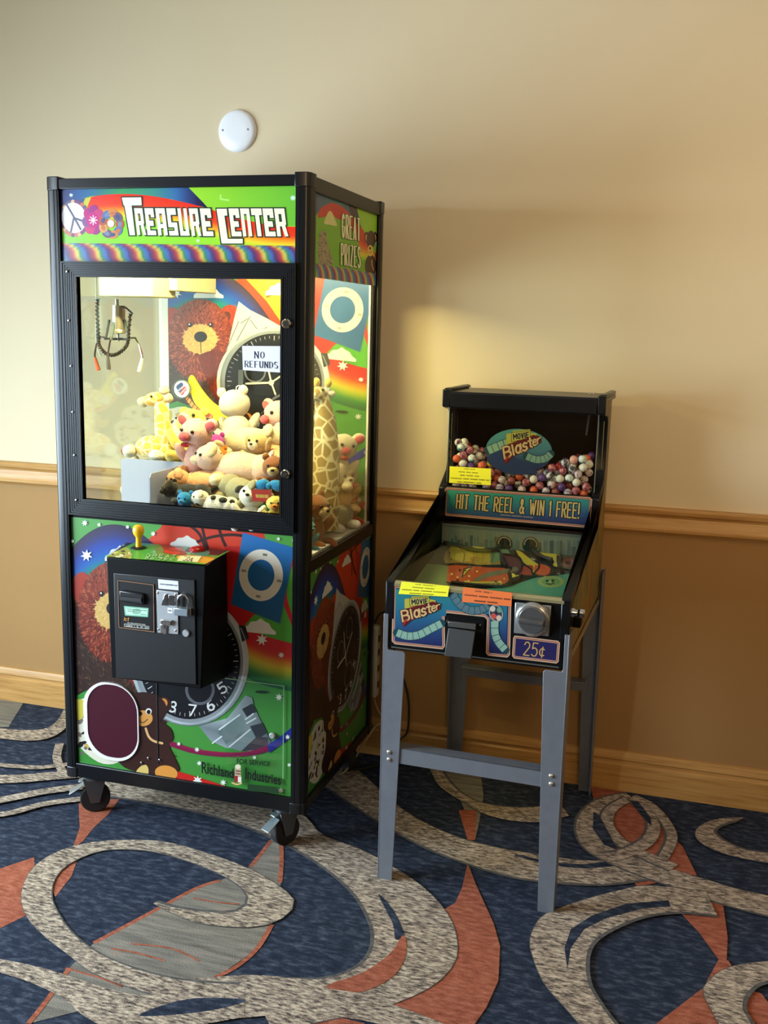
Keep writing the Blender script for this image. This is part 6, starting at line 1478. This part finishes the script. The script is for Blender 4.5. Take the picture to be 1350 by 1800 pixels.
# tall giraffe in the near right corner
g2 = Toy('giraffe_plush', 'tall brown-patched giraffe plush standing in the corner at the side window', 'plush toy', (-.058, -.44, 1.02), (0, 0, 0), 1)
bz = Vector((-.058, -.445, 0))
MB().tube([bz + Vector((0, 0, .93)), bz + Vector((0, 0, 1.0)), bz + Vector((.002, .004, 1.08)), bz + Vector((.004, .01, 1.18)), bz + Vector((.0, .012, 1.27)), bz + Vector((-.012, .012, 1.345))], [.05, .052, .05, .042, .033, .022], 18).build('neck', GIR2, g2.t)
h2 = MB().ball(bz + Vector((-.02, .004, 1.35)), (.026, .034, .024), None, 3, .001).build('head', GIR2, g2.t)
for dx, dy in ((.004, .022), (-.03, .01)): MB().ball(bz + Vector((dx, dy, 1.385)), (.012, .012, .016), None, 2).build('horn', YE, g2.t)
MB().ball(bz + Vector((.012, .03, 1.352)), (.014, .010, .012), None, 2).build('ear', WH, g2.t)
MB().ball(bz + Vector((.0, -.012, 1.365)), .005, None, 2).build('eye', eye_m, g2.t)
for dx, dy in ((-.02, -.04), (.0, .05)): MB().ball(bz + Vector((dx, dy, .945)), (.026, .03, .038), None, 3, .002).build('leg', GIR2, g2.t)
pig('cream pig plush with rose ears beside the tall giraffe', (-.054, -.285, 1.128), (0, 8, 40), .95, CR)
bear('tan dog plush with a dark eye under the cream pig', (-.052, -.265, 1.03), (0, 0, 50), .8, TN, CR, 'dog_plush', 'flop')
# banana cut-out with its round badge, leaning at the back
ba = thing('banana_toy', 'flat yellow toy banana with a round white badge leaning at the back panel', 'toy', V3(370, 715, -.235), 'plush toys in the claw machine')
yb0 = -.235
o1 = catmull([(338, 660), (352, 682), (372, 706), (394, 720), (412, 726), (410, 738), (390, 742), (366, 734), (346, 716), (335, 694), (330, 668)], 4, True)
MB().prism([(V3(x, y, yb0).x, V3(x, y, yb0).z) for x, y in o1], lambda u, v, h: (u, yb0 + h, v), 0, .012).build('banana_body', mat('banana_yellow', (244, 222, 40), .5), ba, bevel=.004)
MB().lathe(V3(319, 684, yb0 - .012), (0, 1, 0), [(0, .0285), (.010, .0285)], 32).build('round_badge', mat('badge_white', (240, 240, 232), .4), ba)
bj = Art(lambda x, y: (lambda p: (p.x, p.z))(V3(x, y, yb0 - .012)))
bj.ring(319, 684, (17, 17), (15.4, 15.4), (60, 90, 80))
for x, y, c in ((314, 680, (40, 60, 110)), (318, 677, (40, 60, 110)), (320, 690, (190, 70, 80)), (324, 684, (190, 70, 80)), (316, 685, (60, 80, 130))): bj.ellipse(x, y, 4, 5, c, .5, 12)
bj.stroke([(312, 688), (326, 676)], 1.6, (236, 236, 230)); bj.stroke([(316, 694), (329, 680)], 1.6, (236, 200, 200))
bj.build('badge_print', print_mat, ba, lambda x, z, h: Vector((x, yb0 - .0125 - h, z)))
bs = Art(lambda x, y: (lambda p: (p.x, p.z))(V3(x, y, yb0)))
bs.stroke([(330, 700), (340, 714), (354, 726), (370, 732)], 9, (60, 44, 20), 4); bs.stroke([(330, 700), (340, 714), (354, 726), (370, 732)], 7, (226, 140, 60), 4)
for x, y in ((331, 701), (335, 707), (340, 713), (346, 719), (352, 724), (359, 728)): bs.stroke([(x - 2, y + 3), (x + 2, y - 3)], 1.6, (90, 50, 24), keep=True)
bs.ellipse(366, 730, 4, 3.4, (200, 40, 30)); bs.build('banana_print', print_mat, ba, lambda x, z, h: Vector((x, yb0 - .0006 - h, z)))
# white ring on a dark strap
rg = thing('ring_hook', 'small white ring on a dark strap hanging at the back panel', 'hook', V3(420, 683, -.19), None)
MB().tube([V3(420 + 5 * math.cos(t * .5236), 683 + 5 * math.sin(t * .5236), -.19) for t in range(12)], .0022, 8, closed=True).build('ring', white, rg)
MB().box(V3(418, 0, -.185).x, V3(427, 0, -.185).x, -.186, -.183, V3(420, 680, -.185).z, V3(420, 650, -.185).z).build('strap', mat('dark_strap', (60, 66, 72), .6), rg)
